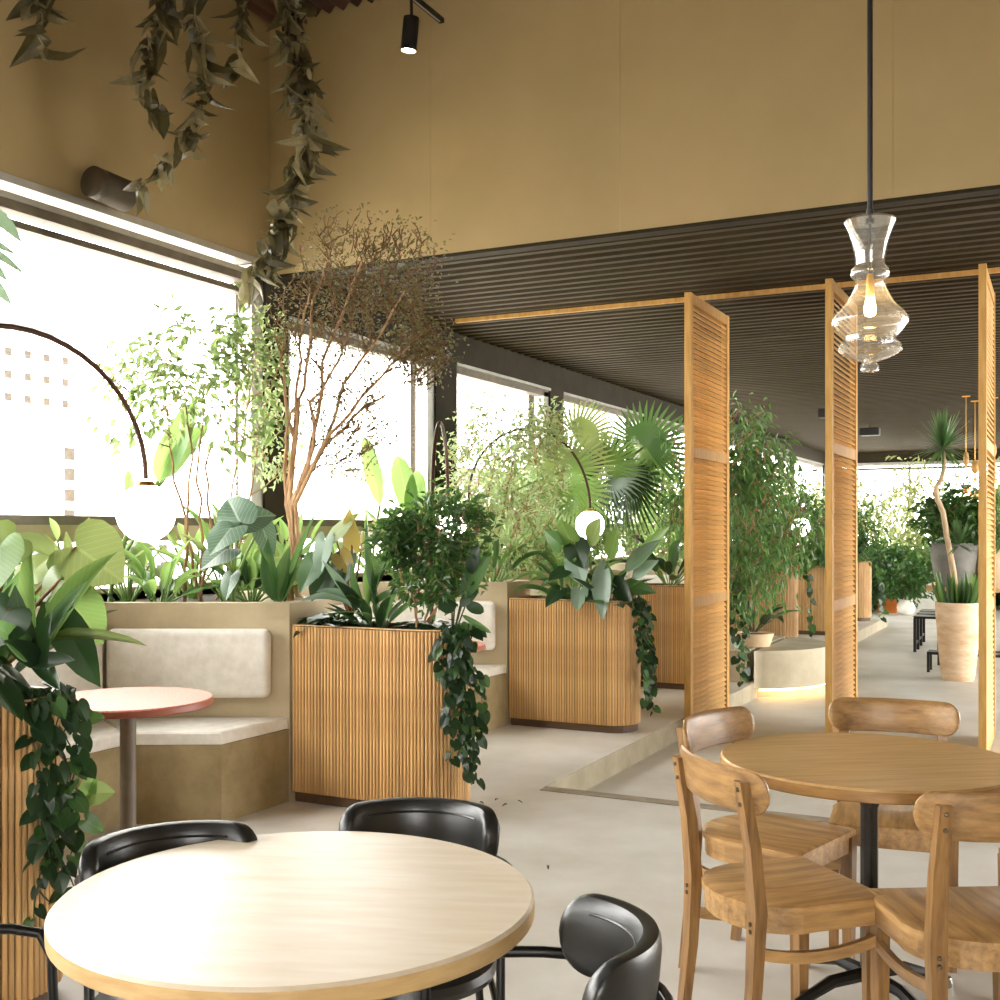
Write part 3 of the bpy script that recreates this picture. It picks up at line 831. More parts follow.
# arc floor lamps with glowing globes
def arc_lamp(base, zb, globe, apex, r, lb):
    e = thing('arc_lamp', lb, 'lamp', (base[0], base[1], zb), 0, 'arc lamps over the booths')
    o = Vector((base[0], base[1], zb))
    b, g = Vector((base[0], base[1], 0)), Vector((globe.x, globe.y, 0))
    span = (g - b)
    pts = [Vector((b.x, b.y, zb)), Vector((b.x, b.y, zb + .3))]
    zt = globe.z + r
    for i in range(25):
        t = math.pi * i / 24
        w = (1 - math.cos(t)) / 2
        zz = math.sin(t)
        q = b + span * w
        lowz = (apex - .55) if i < 12 else zt + .02
        pts.append(Vector((q.x, q.y, lowz + (apex - lowz) * zz)))
    MB().tube(pts, .0105, 10).build('arm', 'lamp_tube', e, smooth=True, off=o)
    MB().lathe([(.0001, 0), (.06, 0), (.06, .03), (.012, .04)], 20, (0, 0, 0)).build('base', 'lamp_tube', e, smooth=True)
    MB().lathe([(.0001, r + .012), (.03, r + .010), (.042, r - .008)], 20, globe - o).build('cap', 'brass', e, smooth=True)
    MB().lathe([(max(.0001, r * math.sin(math.pi * i / 16)), -r * math.cos(math.pi * i / 16)) for i in range(17)], 28, globe - o).build('globe', 'globe', e, smooth=True)
g1 = atD(146, 513, 4.55)
arc_lamp((-3.55, 2.35), .885, g1, 2.19, .117, 'arc lamp with glowing globe hanging over the pink table')
g2 = atD(448, 522, 7.0)
arc_lamp((-2.95, 5.12), .885, g2, 2.06, .117, 'arc lamp rising out of the fluted shrub planter')
g3 = atD(590, 525, 9.1)
arc_lamp((-4.1, 7.68), ZS, g3, 2.25, .117, 'arc lamp with globe above the broad-leaf planter')
g4 = atD(801, 527, 14.4)
arc_lamp((g4.x - .7, 13.2), .885, g4, 2.25, .117, 'small distant arc lamp beyond the weeping fig')

# glass pendant over the honey table
pb = atD(870, 372, 3.14); K = 3.14 / F
e = thing('pendant_lamp', 'clear blown glass pendant lamp on a black rod', 'lamp', (pb.x, pb.y, pb.z))
prof = [(870 - 870 + 7, 0), (9, 2), (9, 6), (6, 10), (16, 13), (27, 18), (31, 22), (30, 27), (25, 31), (25, 35), (30, 40), (37, 49), (37, 53), (32, 60), (24, 68), (18, 78), (14, 88), (14, 92), (18, 95), (19, 99), (18, 103), (14, 107), (14.5, 114), (17, 128), (21, 141), (25, 150), (24, 152)]
MB().lathe([(r * K, z * K) for r, z in prof], 40).build('shade', 'clear_glass', e, smooth=True)
zt = 152 * K
MB().lathe([(.0001, zt + .002), (24 * K, zt + .001), (24.5 * K, zt - .004), (.0001, zt - .004)], 32).build('lid', 'clear_glass', e, smooth=True)
MB().lathe([(.0001, zt + .03), (.010, zt + .03), (.012, zt - .01), (.0001, zt - .01)], 14).build('collar', 'black_plastic', e, smooth=True)
MB().tube([(0, 0, zt), (0, 0, ZH - pb.z - .02)], .0075, 10).build('rod', 'black_steel', e)
MB().tube([(0, 0, 83 * K), (0, 0, zt)], .0045, 8).build('stem', 'black_steel', e)
MB().lathe([(.0001, 98 * K), (.008, 98 * K), (.011, 90 * K), (.011, 76 * K), (.0001, 76 * K)], 14).build('socket', 'brass', e, smooth=True)
MB().lathe([(.0001, 55 * K), (5 * K, 57 * K), (6 * K, 64 * K), (4 * K, 73 * K), (.0001, 77 * K)], 14).build('bulb', 'bulb', e, smooth=True)

# track and spotlights
tp0, tp1 = atz(442, 21, 4.85), atz(395, -14, 4.85)
e = thing('light_track', 'short black lighting track hung below the tall ceiling', 'track', (tp0.x, tp0.y, 4.85))
ln = 2.4
MB().box(-.018, .018, -ln, 0, -.015, .015).build('rail', 'black_plastic', e)
MB().box(-.006, .006, -ln + .02, -.03, -.017, -.0145).build('conductor_strip', 'aluminium', e)
for y in (-.4, -2.0): MB().tube([(0, y, .015), (0, y, ZH - 4.85 - .02)], .003, 6).build('wire', 'black_plastic', e)
sp = atD(410, 34, 7.05)
e = thing('track_spotlight', 'black cylinder spotlight with a glowing face on the track', 'spotlight', (sp.x, sp.y, sp.z))
Mt = Matrix.Rotation(math.radians(6), 4, 'Y')
MB().lathe([(.0001, .105), (.048, .10), (.05, .09), (.05, -.105), (.045, -.105), (.045, -.09)], 28, (0, 0, 0), Mt).build('housing', 'black_plastic', e, smooth=True)
MB().lathe([(.0001, -.098), (.0445, -.098)], 24, (0, 0, 0), Mt).build('lens', 'spot_face', e)
MB().tube([(.01, 0, .10), (.01, 0, 4.835 - sp.z)], .010, 8).build('stem', 'black_plastic', e)
MB().box(-.03, .05, -.06, .06, 4.815 - sp.z, 4.835 - sp.z).build('adapter', 'black_plastic', e)
ws = Vector((XW + .15, 5.02, 3.50))
e = thing('wall_spotlight', 'stout dark cylinder spotlight fixed above the tall window', 'spotlight', ws)
Mt = Matrix.Rotation(math.radians(-3), 4, 'X') @ Matrix.Rotation(math.radians(-90), 4, 'X') @ Matrix.Scale(.86, 4)
MB().lathe([(.0001, -.16), (.09, -.16), (.108, -.15), (.108, -.09), (.104, -.085), (.108, -.08), (.112, .17), (.10, .17), (.095, .10), (.0001, .10)], 32, (0, 0, 0), Mt).build('housing', 'spot_bronze', e, smooth=True)
MB().box(-.145, -.02, -.03, .03, -.03, .03).build('bracket', 'spot_bronze', e)
def ceiling_box(px, py, D_, s, lb, cat):
    p = atz(px, py, ZC - .09)
    e = thing('ceiling_speaker', lb, cat, (p.x, p.y, ZC - .02))
    MB().rbox(s, s * .7, .14, .02, 2, Matrix.Translation((0, 0, -.12))).build('body', 'black_plastic', e)
    MB().tube([(0, 0, -.06), (0, 0, .02)], .015, 8).build('mount', 'black_plastic', e)
ceiling_box(870, 429, 20, .34, 'small black speaker box under the far ribbed ceiling', 'speaker')
ceiling_box(826, 410, 20, .22, 'small black spotlight box beside the middle shutter', 'spotlight')

# ------------------------------------------------------------------ plants
rnd = random.Random(7)
LEAF = {}
def leaf_mesh(kind, m, var=0):
    key = (kind, m, var)
    if key in LEAF: return LEAF[key]
    mb = MB(); v, f, uv = [], [], []
    if kind in ('heart', 'curl'):
        half = [(.0, .0), (-.10, .07), (-.2, .17), (-.23, .28), (-.16, .41), (.02, .50), (.25, .51), (.48, .44), (.70, .30), (.86, .15), (.95, .05), (1, 0)]
        out = half + [(x, -y) for x, y in half[1:-1]][::-1]
        n = len(out)
        def zz(x, y):
            z = -.10 * x * x - .12 * var * x * x + .16 * abs(y) - .25 * y * y
            z += .02 * math.sin(9 * x + 5 * abs(y))
            if kind == 'curl': z += .9 * abs(y) - .5 * x * x + .1 * math.sin(12 * x + var) * (.3 + abs(y))
            return z
        for r in (.0, .5, 1.0):
            if r == 0: v.append((.12, 0, 0)); uv.append((.12, 0)); continue
            for x, y in out:
                xx, yy = .12 + (x - .12) * r, y * r
                if kind == 'curl': yy *= .42
                v.append((xx, yy, zz(xx, yy))); uv.append((xx, yy))
        for i in range(n):
            j = (i + 1) % n
            f.append((0, 1 + i, 1 + j)); f.append((1 + i, 1 + n + i, 1 + n + j, 1 + j))
    elif kind == 'fan':
        n = 26
        v.append((0, 0, 0)); uv.append((0, 0))
        for i in range(n):
            a = math.radians(-115 + 230 * (i + .5) / n); da = math.radians(230 / n / 2)
            rl = 1 - .18 * abs(a) / 2
            base = len(v)
            for rr, w, z in ((.42, .95, .0), (.72, .5, -.03), (rl, .06, -.14 - .1 * var)):
                for s in (-1, 1):
                    t = a + s * da * w
                    v.append((rr * math.cos(t), rr * math.sin(t), z + (.02 if s > 0 else -.02) * w - .06 * abs(math.sin(a)))); uv.append((rr, 0))
            f += [(0, base, base + 1), (base, base + 2, base + 3, base + 1), (base + 2, base + 4, base + 5, base + 3)]
    else:
        nl = 10 if kind != 'ficus' else 4
        for i in range(nl + 1):
            t = i / nl
            if kind == 'strap': w = min(1, .35 + t * 3) * (1 - t ** 3) ** .9
            elif kind == 'paddle': w = (math.sin(math.pi * min(1, t * .93 + .035)) ** .55) if 0 < t < 1 else .03
            elif kind == 'lance': w = math.sin(math.pi * t ** .8) ** .9 if 0 < t < 1 else 0
            else: w = math.sin(math.pi * t) ** .8 if 0 < t < 1 else 0
            w = max(w, .02) * .5
            dr = (.0, .25, .55)[var]
            # bend the blade along an arc
            if dr > 0:
                th = dr * 2.2
                x = math.sin(th * t) / th; z = -(1 - math.cos(th * t)) / th
                nx, nz = math.sin(th * t), math.cos(th * t)
            else: x, z, nx, nz = t, 0, 0, 1
            fold = {'strap': .5, 'paddle': .25, 'lance': .35, 'ficus': .3}[kind]
            wave = .03 * math.sin(7 * t) if kind == 'paddle' else 0
            for s in (-1, 0, 1):
                lift = fold * abs(s) * w * .5 + wave * s
                v.append((x + nx * lift, s * w, z + nz * lift)); uv.append((t, s * w))
        for i in range(nl):
            for k in range(2):
                a = i * 3 + k
                f.append((a, a + 3, a + 4, a + 1))
    mb.v, mb.f, mb.uv = v, f, uv
    LEAF[key] = mb.mesh('leaf', m, True)
    return LEAF[key]
def place_leaf(e, kind, m, base, tip, width, hint=(0, 0, 1), var=0, name='leaf'):
    """leaf from base to tip (world points), blade normal near hint"""
    org = Vector(e.location)
    base, tip = Vector(base), Vector(tip)
    d = tip - base; ln = d.length
    if ln < 1e-5: return None
    x = d / ln
    if kind in ('strap', 'paddle', 'lance') and var:
        # the arc starts along the local x axis; turn it so that its end meets the tip
        th = (.0, .25, .55)[var] * 2.2
        chord = 2 * math.sin(th / 2) / th; ln = ln / chord
    z = Vector(hint) - x * Vector(hint).dot(x)
    z = z.normalized() if z.length > 1e-4 else x.orthogonal().normalized()
    if kind in ('strap', 'paddle', 'lance') and var:
        q = Matrix.Rotation(-th / 2, 3, z.cross(x))
        x = q @ x; z = q @ z
    y = z.cross(x)
    M = Matrix(((x.x * ln, y.x * width, z.x * ln), (x.y * ln, y.y * width, z.y * ln), (x.z * ln, y.z * width, z.z * ln)))
    o = link(name, leaf_mesh(kind, m, var), e)
    o.matrix_local = Matrix.Translation(base - org) @ M.to_4x4()
    return o
def arcpts(a, b, up=.3, n=6):
    a, b = Vector(a), Vector(b); out = []
    for i in range(n + 1):
        t = i / n
        q = a.lerp(b, t); q.z += 0
        h = Vector((a.x + (b.x - a.x) * t ** 1.5, a.y + (b.y - a.y) * t ** 1.5, a.z + (b.z - a.z) * t ** .8))
        out.append(q.lerp(h, min(1, up * 2)))
    return out
def plant(name, lb, base, group=None): return thing(name, lb, 'plant', base, 0, group)

def leafy(name, lb, base, n, size, stem, kind, mats, wr=.5, spread=1.0, vars_=(0, 1), stem_mat='stem_green', sr=.006, group=None, elev=(20, 75), seed=1, az=(0, 360), drop=.3):
    """random large-leaf plant: stems rising from base with a blade on each"""
    r = random.Random(seed); base = Vector(base)
    e = plant(name, lb, base, group); st = MB()
    for i in range(n):
        a = math.radians(az[0] + (az[1] - az[0]) * ((i + r.random() * .7) / n)); el = math.radians(r.uniform(*elev))
        sl = stem * r.uniform(.6, 1.1)
        d = Vector((math.cos(a) * math.cos(el) * spread, math.sin(a) * math.cos(el) * spread, math.sin(el)))
        b = base + Vector((math.cos(a), math.sin(a), 0)) * .03
        q = b + d * sl
        s = size * r.uniform(.7, 1.15)
        if kind == 'strap':
            t = b + d * s; place_leaf(e, kind, r.choice(mats), b, t, wr * s, Vector((-d.x, -d.y, .6)), r.choice(vars_)); continue
        st.tube(arcpts(b, q), [sr] * 7, 6)
        if kind == 'heart': dd = (Vector((d.x, d.y, 0)).normalized() * .75 + Vector((0, 0, -drop - r.random() * .5))).normalized()
        else: dd = (d * .8 + Vector((d.x, d.y, 0)) * .5 + Vector((0, 0, -drop * r.random()))).normalized()
        hint = Vector((d.x * .6, d.y * .6, 1)) if kind == 'heart' else Vector((-d.x * .4, -d.y * .4, 1))
        place_leaf(e, kind, r.choice(mats), q, q + dd * s, wr * s, hint, r.choice(vars_))
    if st.v: st.build('stem', stem_mat, e, smooth=True, off=base)
    return e

def foliage_mesh(pts, r, size, aspect, droop, count, jitter, outward=None):
    mb = MB()
    for p in pts:
        for _ in range(count):
            q = Vector(p) + Vector((r.gauss(0, 1), r.gauss(0, 1), r.gauss(0, 1))) * jitter
            q.x = max(q.x, XW + .1 + size)
            d = Vector((r.gauss(0, 1), r.gauss(0, 1), r.gauss(0, .7)))
            if outward is not None: d += (q - outward).normalized() * .8
            d.z -= droop * 2
            if d.length < 1e-3: continue
            d.normalize()
            n = Vector((r.gauss(0, .6), r.gauss(0, .6), 1)); s = d.cross(n)
            if s.length < 1e-3: continue
            s.normalize(); n = s.cross(d)
            ln = size * r.uniform(.65, 1.3); w = ln * aspect / 2
            k = len(mb.v)
            m1 = q + d * ln * .45 + n * ln * .06
            mb.v += [tuple(q), tuple(m1 + s * w + n * w * .4), tuple(q + d * ln - n * ln * .08), tuple(m1 - s * w + n * w * .4)]
            mb.f += [(k, k + 1, k + 2), (k, k + 2, k + 3)]
    return mb
def tree(name, lb, base, trunks, crown, rad, n, leaf, aspect=.45, droop=.2, per=6, jit=.06, fol='fol_green', bark='bark', tr=.02, br=.004, seed=3, group=None, shell=.35, blobs=None, twig=True, twig_mat=None):
    """trunk polylines grow to a crown of attractor points; each gets a twig and a spray of leaves"""
    r = random.Random(seed); base = Vector(base)
    e = plant(name, lb, base, group)
    tb = MB(); nodes = []
    for tr_ in trunks:
        pts = [Vector(p) for p in tr_]
        dense = []
        for a, b in zip(pts[:-1], pts[1:]):
            for i in range(4): dense.append(a.lerp(b, i / 4) + Vector((r.gauss(0, 1), r.gauss(0, 1), 0)) * .006)
        dense.append(pts[-1])
        m = len(dense)
        tb.tube(dense, [tr * (1 - .65 * i / (m - 1)) for i in range(m)], 7)
        nodes += dense[m // 3:]
    tb.build('trunk', bark, e, smooth=True, off=base)
    att = []
    spots = blobs or [(crown, rad)]
    for c, rd in spots:
        for _ in range(int(n / len(spots))):
            while True:
                q = Vector((r.uniform(-1, 1), r.uniform(-1, 1), r.uniform(-1, 1)))
                if shell < q.length <= 1: break
            w = Vector(c) + Vector((q.x * rd[0], q.y * rd[1], q.z * rd[2]))
            w.x = max(w.x, XW + .25 + leaf + r.random() * .1); w.y = min(w.y, YF - .6)
            if w.y > YB - .3: w.z = min(w.z, ZC - .2 - leaf * .5)
            att.append(w)
    bm_ = MB(); tips = []
    NA = np.array([tuple(q) for q in nodes])
    att.sort(key=lambda q: min((q - k).length for k in nodes[::3]))
    for q in att:
        d2 = np.sum((NA - np.array(tuple(q))) ** 2, axis=1) + np.maximum(0, NA[:, 2] - q.z + .05) * .6
        b = Vector(NA[int(np.argmin(d2))])
        mid = b.lerp(q, .5) + Vector((r.gauss(0, 1), r.gauss(0, 1), abs(r.gauss(0, 1)))) * (q - b).length * .09
        ln = (q - b).length
        if twig: bm_.tube([b, mid, q], [br * 1.5, br, br * .5], 4, cap=False)
        NA = np.vstack([NA, np.array([tuple(mid), tuple(q)])])
        tips += [q, mid] if r.random() < .6 else [q]
    if bm_.v: 
        t = bm_.build('branches', twig_mat or bark, e, smooth=True, off=base); t.name = 'branch'; t['kind'] = 'stuff'
    fm = foliage_mesh(tips, r, leaf, aspect, droop, per, jit, Vector(crown))
    t = fm.build('foliage', fol, e, smooth=False, off=base); t['kind'] = 'stuff'
    return e
def wob(a, b, r, k=.05):
    a, b = Vector(a), Vector(b)
    return [a, a.lerp(b, .35) + Vector((r.uniform(-k, k), r.uniform(-k, k), 0)), a.lerp(b, .7) + Vector((r.uniform(-k, k), r.uniform(-k, k), 0)), b]

# --- bay beside the pink table: tall shrub, twiggy tree, elephant ear and neighbours
r = random.Random(11)
b0 = Vector((-4.5, 5.05, ZS - .01))
tree('tall_shrub', 'tall thin-stemmed shrub with airy green leaves against the tall window', b0,
     [wob(b0 + Vector((dx, dy, 0)), atD(x, y, 6.4), r, .06) for dx, dy, x, y in ((-.05, 0, 185, 395), (0, .04, 205, 400), (.05, -.02, 222, 405), (.02, .05, 165, 400))],
     atD(180, 385, 6.4), (.5, .35, .4), 130, .07, .5, .35, 4, .05, 'fol_pale', 'bark', .011, .003, 5, blobs=[(atD(150, 395, 6.3), (.3, .3, .28)), (atD(190, 350, 6.4), (.36, .3, .24)), (atD(235, 400, 6.5), (.24, .25, .35)), (atD(245, 345, 6.6), (.2, .2, .2))])
b1 = Vector((-4.02, 5.36, ZS - .01))
fork = atD(291, 505, 6.5)
kr = random.Random(19)
def tw(x, y, D=6.5):
    a, z = (291, 505), (x, y)
    def on(t, j): return atD(a[0] + (z[0] - a[0]) * t + kr.uniform(-j, j), a[1] + (z[1] - a[1]) * t + kr.uniform(-j, j) * .6 - 14 * math.sin(math.pi * t), 6.5 + kr.uniform(-.08, .08))
    return [b1 + Vector((.012 * ((x % 7) - 3), .01, 0)), atD(295 + kr.uniform(-3, 3), 550, 6.55), fork + Vector(((x - 360) * .0005, 0, 0)), on(.3, 9), on(.5, 9), on(.75, 8), atD(x, y, D)]
tree('twiggy_tree', 'tall twiggy tree with bare reddish branches and tiny leaves', b1,
     [tw(285, 330), tw(330, 250), tw(370, 240), tw(405, 290), tw(425, 330), tw(350, 330), tw(310, 290), tw(300, 400), tw(385, 395)],
     atD(345, 330, 6.5), (.5, .4, .6), 1150, .026, .55, .1, 3, .04, 'fol_brown', 'bark_red', .017, .003, 8, shell=.0, twig_mat='twig_brown',
     blobs=[(atD(350, 265, 6.5), (.32, .3, .33)), (atD(320, 320, 6.4), (.3, .3, .32)), (atD(385, 320, 6.6), (.36, .3, .3)), (atD(400, 270, 6.6), (.26, .26, .3)), (atD(425, 350, 6.6), (.16, .2, .22)), (atD(350, 420, 6.5), (.3, .25, .3))])
tree('small_shrub', 'fine-leaved shrub climbing the dark window column', Vector((-4.75, 5.55, ZS - .01)),
     [wob(Vector((-4.75, 5.55, ZS)), atD(265, 400, 7.0), r, .05), wob(Vector((-4.72, 5.6, ZS)), atD(262, 330, 7.0), r, .05)],
     atD(268, 400, 7.0), (.2, .2, .6), 90, .045, .5, .2, 5, .05, 'fol_airy', 'bark', .009, .003, 12)
e = plant('elephant_ear', 'grey-green elephant ear with pale veins beside the twiggy tree', Vector((-4.15, 4.98, ZS - .01)))
eb = Vector(e.location); st = MB()
for (bx, by), (tx, ty), w, D0, D1, hint in (((240, 522), (222, 490), .26, 6.05, 6.2, (.1, -.8, .6)), ((232, 528), (205, 552), .24, 6.0, 5.85, (.1, -.8, .55)), ((238, 520), (280, 508), .30, 6.1, 6.2, (.25, -.7, .75)), ((228, 549), (196, 566), .26, 5.95, 5.85, (0, -.7, .7)), ((232, 575), (222, 600), .13, 5.95, 5.85, (0, -.9, .4)), ((262, 525), (272, 562), .16, 6.2, 6.2, (.1, -.9, .3))):
    q = atD(bx, by, D0); place_leaf(e, 'heart', 'leaf_silver', q, q + (atD(tx, ty, D1) - q) * .9, w * .88, hint, 1)
    st.tube(arcpts(eb, q, .5), .007, 6)
st.build('stem', 'stem_green', e, smooth=True, off=eb)
e = plant('banana_plant', 'banana plant with one huge bright leaf behind the arc lamp', Vector((-4.85, 4.75, ZS - .01)))
eb = Vector(e.location); st = MB()
for (bx, by), (tx, ty), w, D, var in (((158, 482), (196, 402), .17, 6.7, 0), ((165, 478), (208, 425), .13, 6.75, 1), ((140, 530), (128, 470), .08, 6.7, 1)):
    q = atD(bx, by, D); place_leaf(e, 'paddle', 'leaf_bright', q, atD(tx, ty, D), w, (.4, -.8, .3), var); st.tube(arcpts(eb, q, .5), .012, 6)
st.build('stem', 'stem_green', e, smooth=True, off=eb)
e = plant('peace_lily', 'small plant with upright pointed leaves at the concrete planter corner', Vector((-3.95, 5.05, ZS - .01)))
eb = Vector(e.location)
for (bx, by), (tx, ty), w in (((273, 600), (268, 538), .10), ((279, 602), (290, 545), .09), ((275, 602), (262, 552), .07), ((284, 600), (318, 508), .035), ((281, 602), (300, 565), .06)):
    place_leaf(e, 'lance', 'leaf_mid', atD(bx, by, 6.25), atD(tx, ty, 6.2), w, (.2, -.9, .3), 0)
leafy('philodendron', 'dark cut-leaved philodendron under the glowing globe', (-4.8, 4.35, ZS), 9, .22, .35, 'heart', ['leaf_dark', 'leaf_mid'], .55, seed=21, stem_mat='bark_red', elev=(40, 85))
for i, (x, y) in enumerate(((-4.95, 4.1), (-5.0, 4.62), (-5.0, 5.05), (-4.98, 5.6), (-4.95, 6.1), (-4.95, 6.6))):
    leafy('window_plant', ['pale backlit arum plant under the tall window sill', 'pale backlit leafy plant behind the banana stems', 'pale backlit leafy plant behind the elephant ear', 'pale backlit leafy plant behind the twiggy tree', 'pale backlit arum plant by the dark column', 'pale backlit leafy plant past the dark column'][i], (x, y, ZS), 13, .2, .38, 'heart' if i % 2 == 0 else 'lance', ['leaf_lime', 'leaf_bright'], .55 if i % 2 == 0 else .3, seed=30 + i, group='plants along the window sill', elev=(35, 85))
leafy('fern', 'bright feathery fern rising behind the elephant ear', (-4.45, 5.3, ZS), 16, .42, .3, 'lance', ['leaf_bright', 'leaf_lime'], .13, seed=44, vars_=(1, 2), elev=(45, 80))

leafy('peace_lily', 'low green clump between elephant ear and twiggy tree', (-4.2, 5.2, ZS), 18, .26, .14, 'lance', ['leaf_mid', 'leaf_dark', 'leaf_bright'], .25, seed=45, vars_=(0, 1), elev=(30, 80))
leafy('peace_lily', 'low green clump behind the twiggy tree trunk', (-4.15, 5.42, ZS), 18, .3, .16, 'lance', ['leaf_mid', 'leaf_bright', 'leaf_lime'], .22, seed=46, vars_=(0, 1, 2), elev=(30, 80))
leafy('peace_lily', 'low green clump at the foot of the tall shrub', (-4.5, 4.78, ZS), 18, .28, .15, 'lance', ['leaf_mid', 'leaf_bright'], .22, seed=47, vars_=(0, 1, 2), elev=(30, 80))
leafy('arum_plant', 'pale arum clump under the globe beside the philodendron', (-4.85, 3.9, ZS), 12, .24, .35, 'heart', ['leaf_lime', 'leaf_bright', 'leaf_mid'], .6, seed=48, elev=(40, 85))

# --- fluted planter by the pink table
zf = .88
e = plant('arum_plant', 'arum with lime heart leaves on orange stems in the near fluted planter', Vector((-3.05, 2.45, zf)))
eb = Vector(e.location); st = MB()
for (bx, by), (tx, ty), w, D0, D1, hint, m in (((15, 538), (-22, 560), .24, 3.55, 3.5, (.1, -.8, .6), 'leaf_lime'), ((17, 538), (52, 552), .17, 3.6, 3.75, (0, -.6, .8), 'leaf_lime'), ((76, 547), (124, 580), .26, 3.75, 3.75, (0, -.7, .7), 'leaf_lime'), ((60, 580), (40, 600), .16, 3.6, 3.6, (0, -.8, .5), 'leaf_lime'),
                                       ((0, 545), (-5, 590), .18, 3.4, 3.35, (.1, -.9, .4), 'leaf_bright'), ((70, 600), (103, 646), .17, 3.6, 3.65, (.3, -.8, .3), 'leaf_bright'), ((63, 622), (98, 690), .135, 3.45, 3.5, (.2, -.9, .2), 'leaf_dark'), ((10, 610), (-25, 650), .2, 3.3, 3.25, (.1, -.9, .3), 'leaf_dark'), ((30, 575), (55, 548), .16, 3.7, 3.75, (0, -.8, .5), 'leaf_lime')):
    q = atD(bx, by, D0); place_leaf(e, 'heart', m, q, atD(tx, ty, D1), w, hint, 0); st.tube(arcpts(eb, q, .4), .0055, 6)
st.build('stem', 'stem_orange', e, smooth=True, off=eb)
e = plant('broad_strap_plant', 'broad glossy strap-leaved plant spilling over the near fluted planter', Vector((-2.98, 2.4, zf)))
for (bx, by), (tx, ty), w, D0, D1, m, var in (((45, 650), (117, 552), .075, 3.4, 3.6, 'leaf_bright', 1), ((40, 655), (88, 581), .05, 3.4, 3.4, 'leaf_mid', 0), ((35, 660), (30, 540), .05, 3.4, 3.55, 'leaf_bright', 0), ((30, 660), (-12, 618), .06, 3.35, 3.2, 'leaf_mid', 1), ((50, 640), (147, 646), .028, 3.45, 3.5, 'leaf_lime', 1), ((40, 660), (60, 690), .05, 3.4, 3.3, 'leaf_dark', 1), ((35, 670), (5, 640), .07, 3.35, 3.2, 'leaf_dark', 1), ((35, 665), (75, 660), .05, 3.35, 3.3, 'leaf_dark', 0), ((42, 655), (64, 575), .06, 3.5, 3.7, 'leaf_dark', 0), ((30, 668), (15, 585), .08, 3.35, 3.3, 'leaf_dark', 0), ((44, 670), (52, 612), .07, 3.35, 3.3, 'leaf_dark', 1)):
    place_leaf(e, 'lance' if w > .055 else 'strap', m, atD(bx, by, D0), atD(tx, ty, D1), w * 1.25, (.2, -.7, .6), var)
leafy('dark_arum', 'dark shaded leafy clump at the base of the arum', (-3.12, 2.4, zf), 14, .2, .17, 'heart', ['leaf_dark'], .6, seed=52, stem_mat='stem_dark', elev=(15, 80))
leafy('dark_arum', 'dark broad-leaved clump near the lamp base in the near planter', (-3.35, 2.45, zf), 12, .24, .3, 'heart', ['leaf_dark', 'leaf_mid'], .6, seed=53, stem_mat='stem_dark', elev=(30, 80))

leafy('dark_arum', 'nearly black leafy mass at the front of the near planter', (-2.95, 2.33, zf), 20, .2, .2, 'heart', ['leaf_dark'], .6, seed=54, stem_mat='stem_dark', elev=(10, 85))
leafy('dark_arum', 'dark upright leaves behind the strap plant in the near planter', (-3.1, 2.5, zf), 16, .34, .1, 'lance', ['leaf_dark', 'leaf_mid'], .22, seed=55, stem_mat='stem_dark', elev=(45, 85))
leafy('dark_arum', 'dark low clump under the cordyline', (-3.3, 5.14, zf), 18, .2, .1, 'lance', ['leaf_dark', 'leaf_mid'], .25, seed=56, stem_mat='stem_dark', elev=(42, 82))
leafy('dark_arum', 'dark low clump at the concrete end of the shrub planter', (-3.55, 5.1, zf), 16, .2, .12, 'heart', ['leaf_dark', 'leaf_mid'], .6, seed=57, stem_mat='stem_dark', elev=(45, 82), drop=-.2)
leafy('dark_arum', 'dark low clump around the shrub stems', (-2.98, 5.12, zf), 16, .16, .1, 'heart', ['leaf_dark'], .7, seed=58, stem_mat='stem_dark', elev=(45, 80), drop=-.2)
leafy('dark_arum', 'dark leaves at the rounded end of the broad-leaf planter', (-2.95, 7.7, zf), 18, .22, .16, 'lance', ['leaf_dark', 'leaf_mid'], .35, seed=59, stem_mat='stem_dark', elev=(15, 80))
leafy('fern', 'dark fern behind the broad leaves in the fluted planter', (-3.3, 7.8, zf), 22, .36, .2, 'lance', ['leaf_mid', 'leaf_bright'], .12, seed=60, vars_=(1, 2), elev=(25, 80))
def trailing(lb, strands, seed, size=.055, mats=('leaf_dark', 'leaf_mid'), per=.035, group=None, name='trailing_vine'):
    r = random.Random(seed)
    e = plant(name, lb, strands[0][0], group); o = Vector(strands[0][0]); st = MB()
    for pts in strands:
        pts = [Vector(p) for p in pts]
        dense = []
        for a, b in zip(pts[:-1], pts[1:]):
            n = max(1, int((b - a).length / per))
            for i in range(n): dense.append(a.lerp(b, i / n) + Vector((r.gauss(0, 1), r.gauss(0, 1), r.gauss(0, 1))) * .006)
        dense.append(pts[-1])
        st.tube(dense, .0022, 5)
        for i, q in enumerate(dense[1:]):
            a = r.uniform(-2.2, .9)
            d = Vector((math.cos(a), math.sin(a), r.uniform(-1.3, .1))).normalized()
            s = size * r.uniform(.6, 1.25)
            b = q + d * s * .35
            place_leaf(e, 'heart', r.choice(mats), b, b + (d + Vector((0, 0, -.6))).normalized() * s, s * r.uniform(.85, 1.05), Vector((d.x, d.y, .4)) + Vector((.2, -.4, 0)) + Vector((r.gauss(0, .5), r.gauss(0, .5), r.gauss(0, .3))), 0)
    st.build('stem', 'stem_dark', e, smooth=True, off=o)
    return e
def rimdrop(x, y, drop, r, k=3, out=(.03, -.03)):
    a = Vector((x - out[0] * 2, y - out[1] * 2, .90)); b = Vector((x - out[0] * .3, y - out[1] * .3, .965)); c = Vector((x + out[0], y + out[1], .93))
    pts = [a, b, c]
    for i in range(1, k + 1): pts.append(c + Vector((r.uniform(-.03, .03) + .01 * i, r.uniform(-.02, .0), -drop * i / k)))
    return pts
r = random.Random(5)
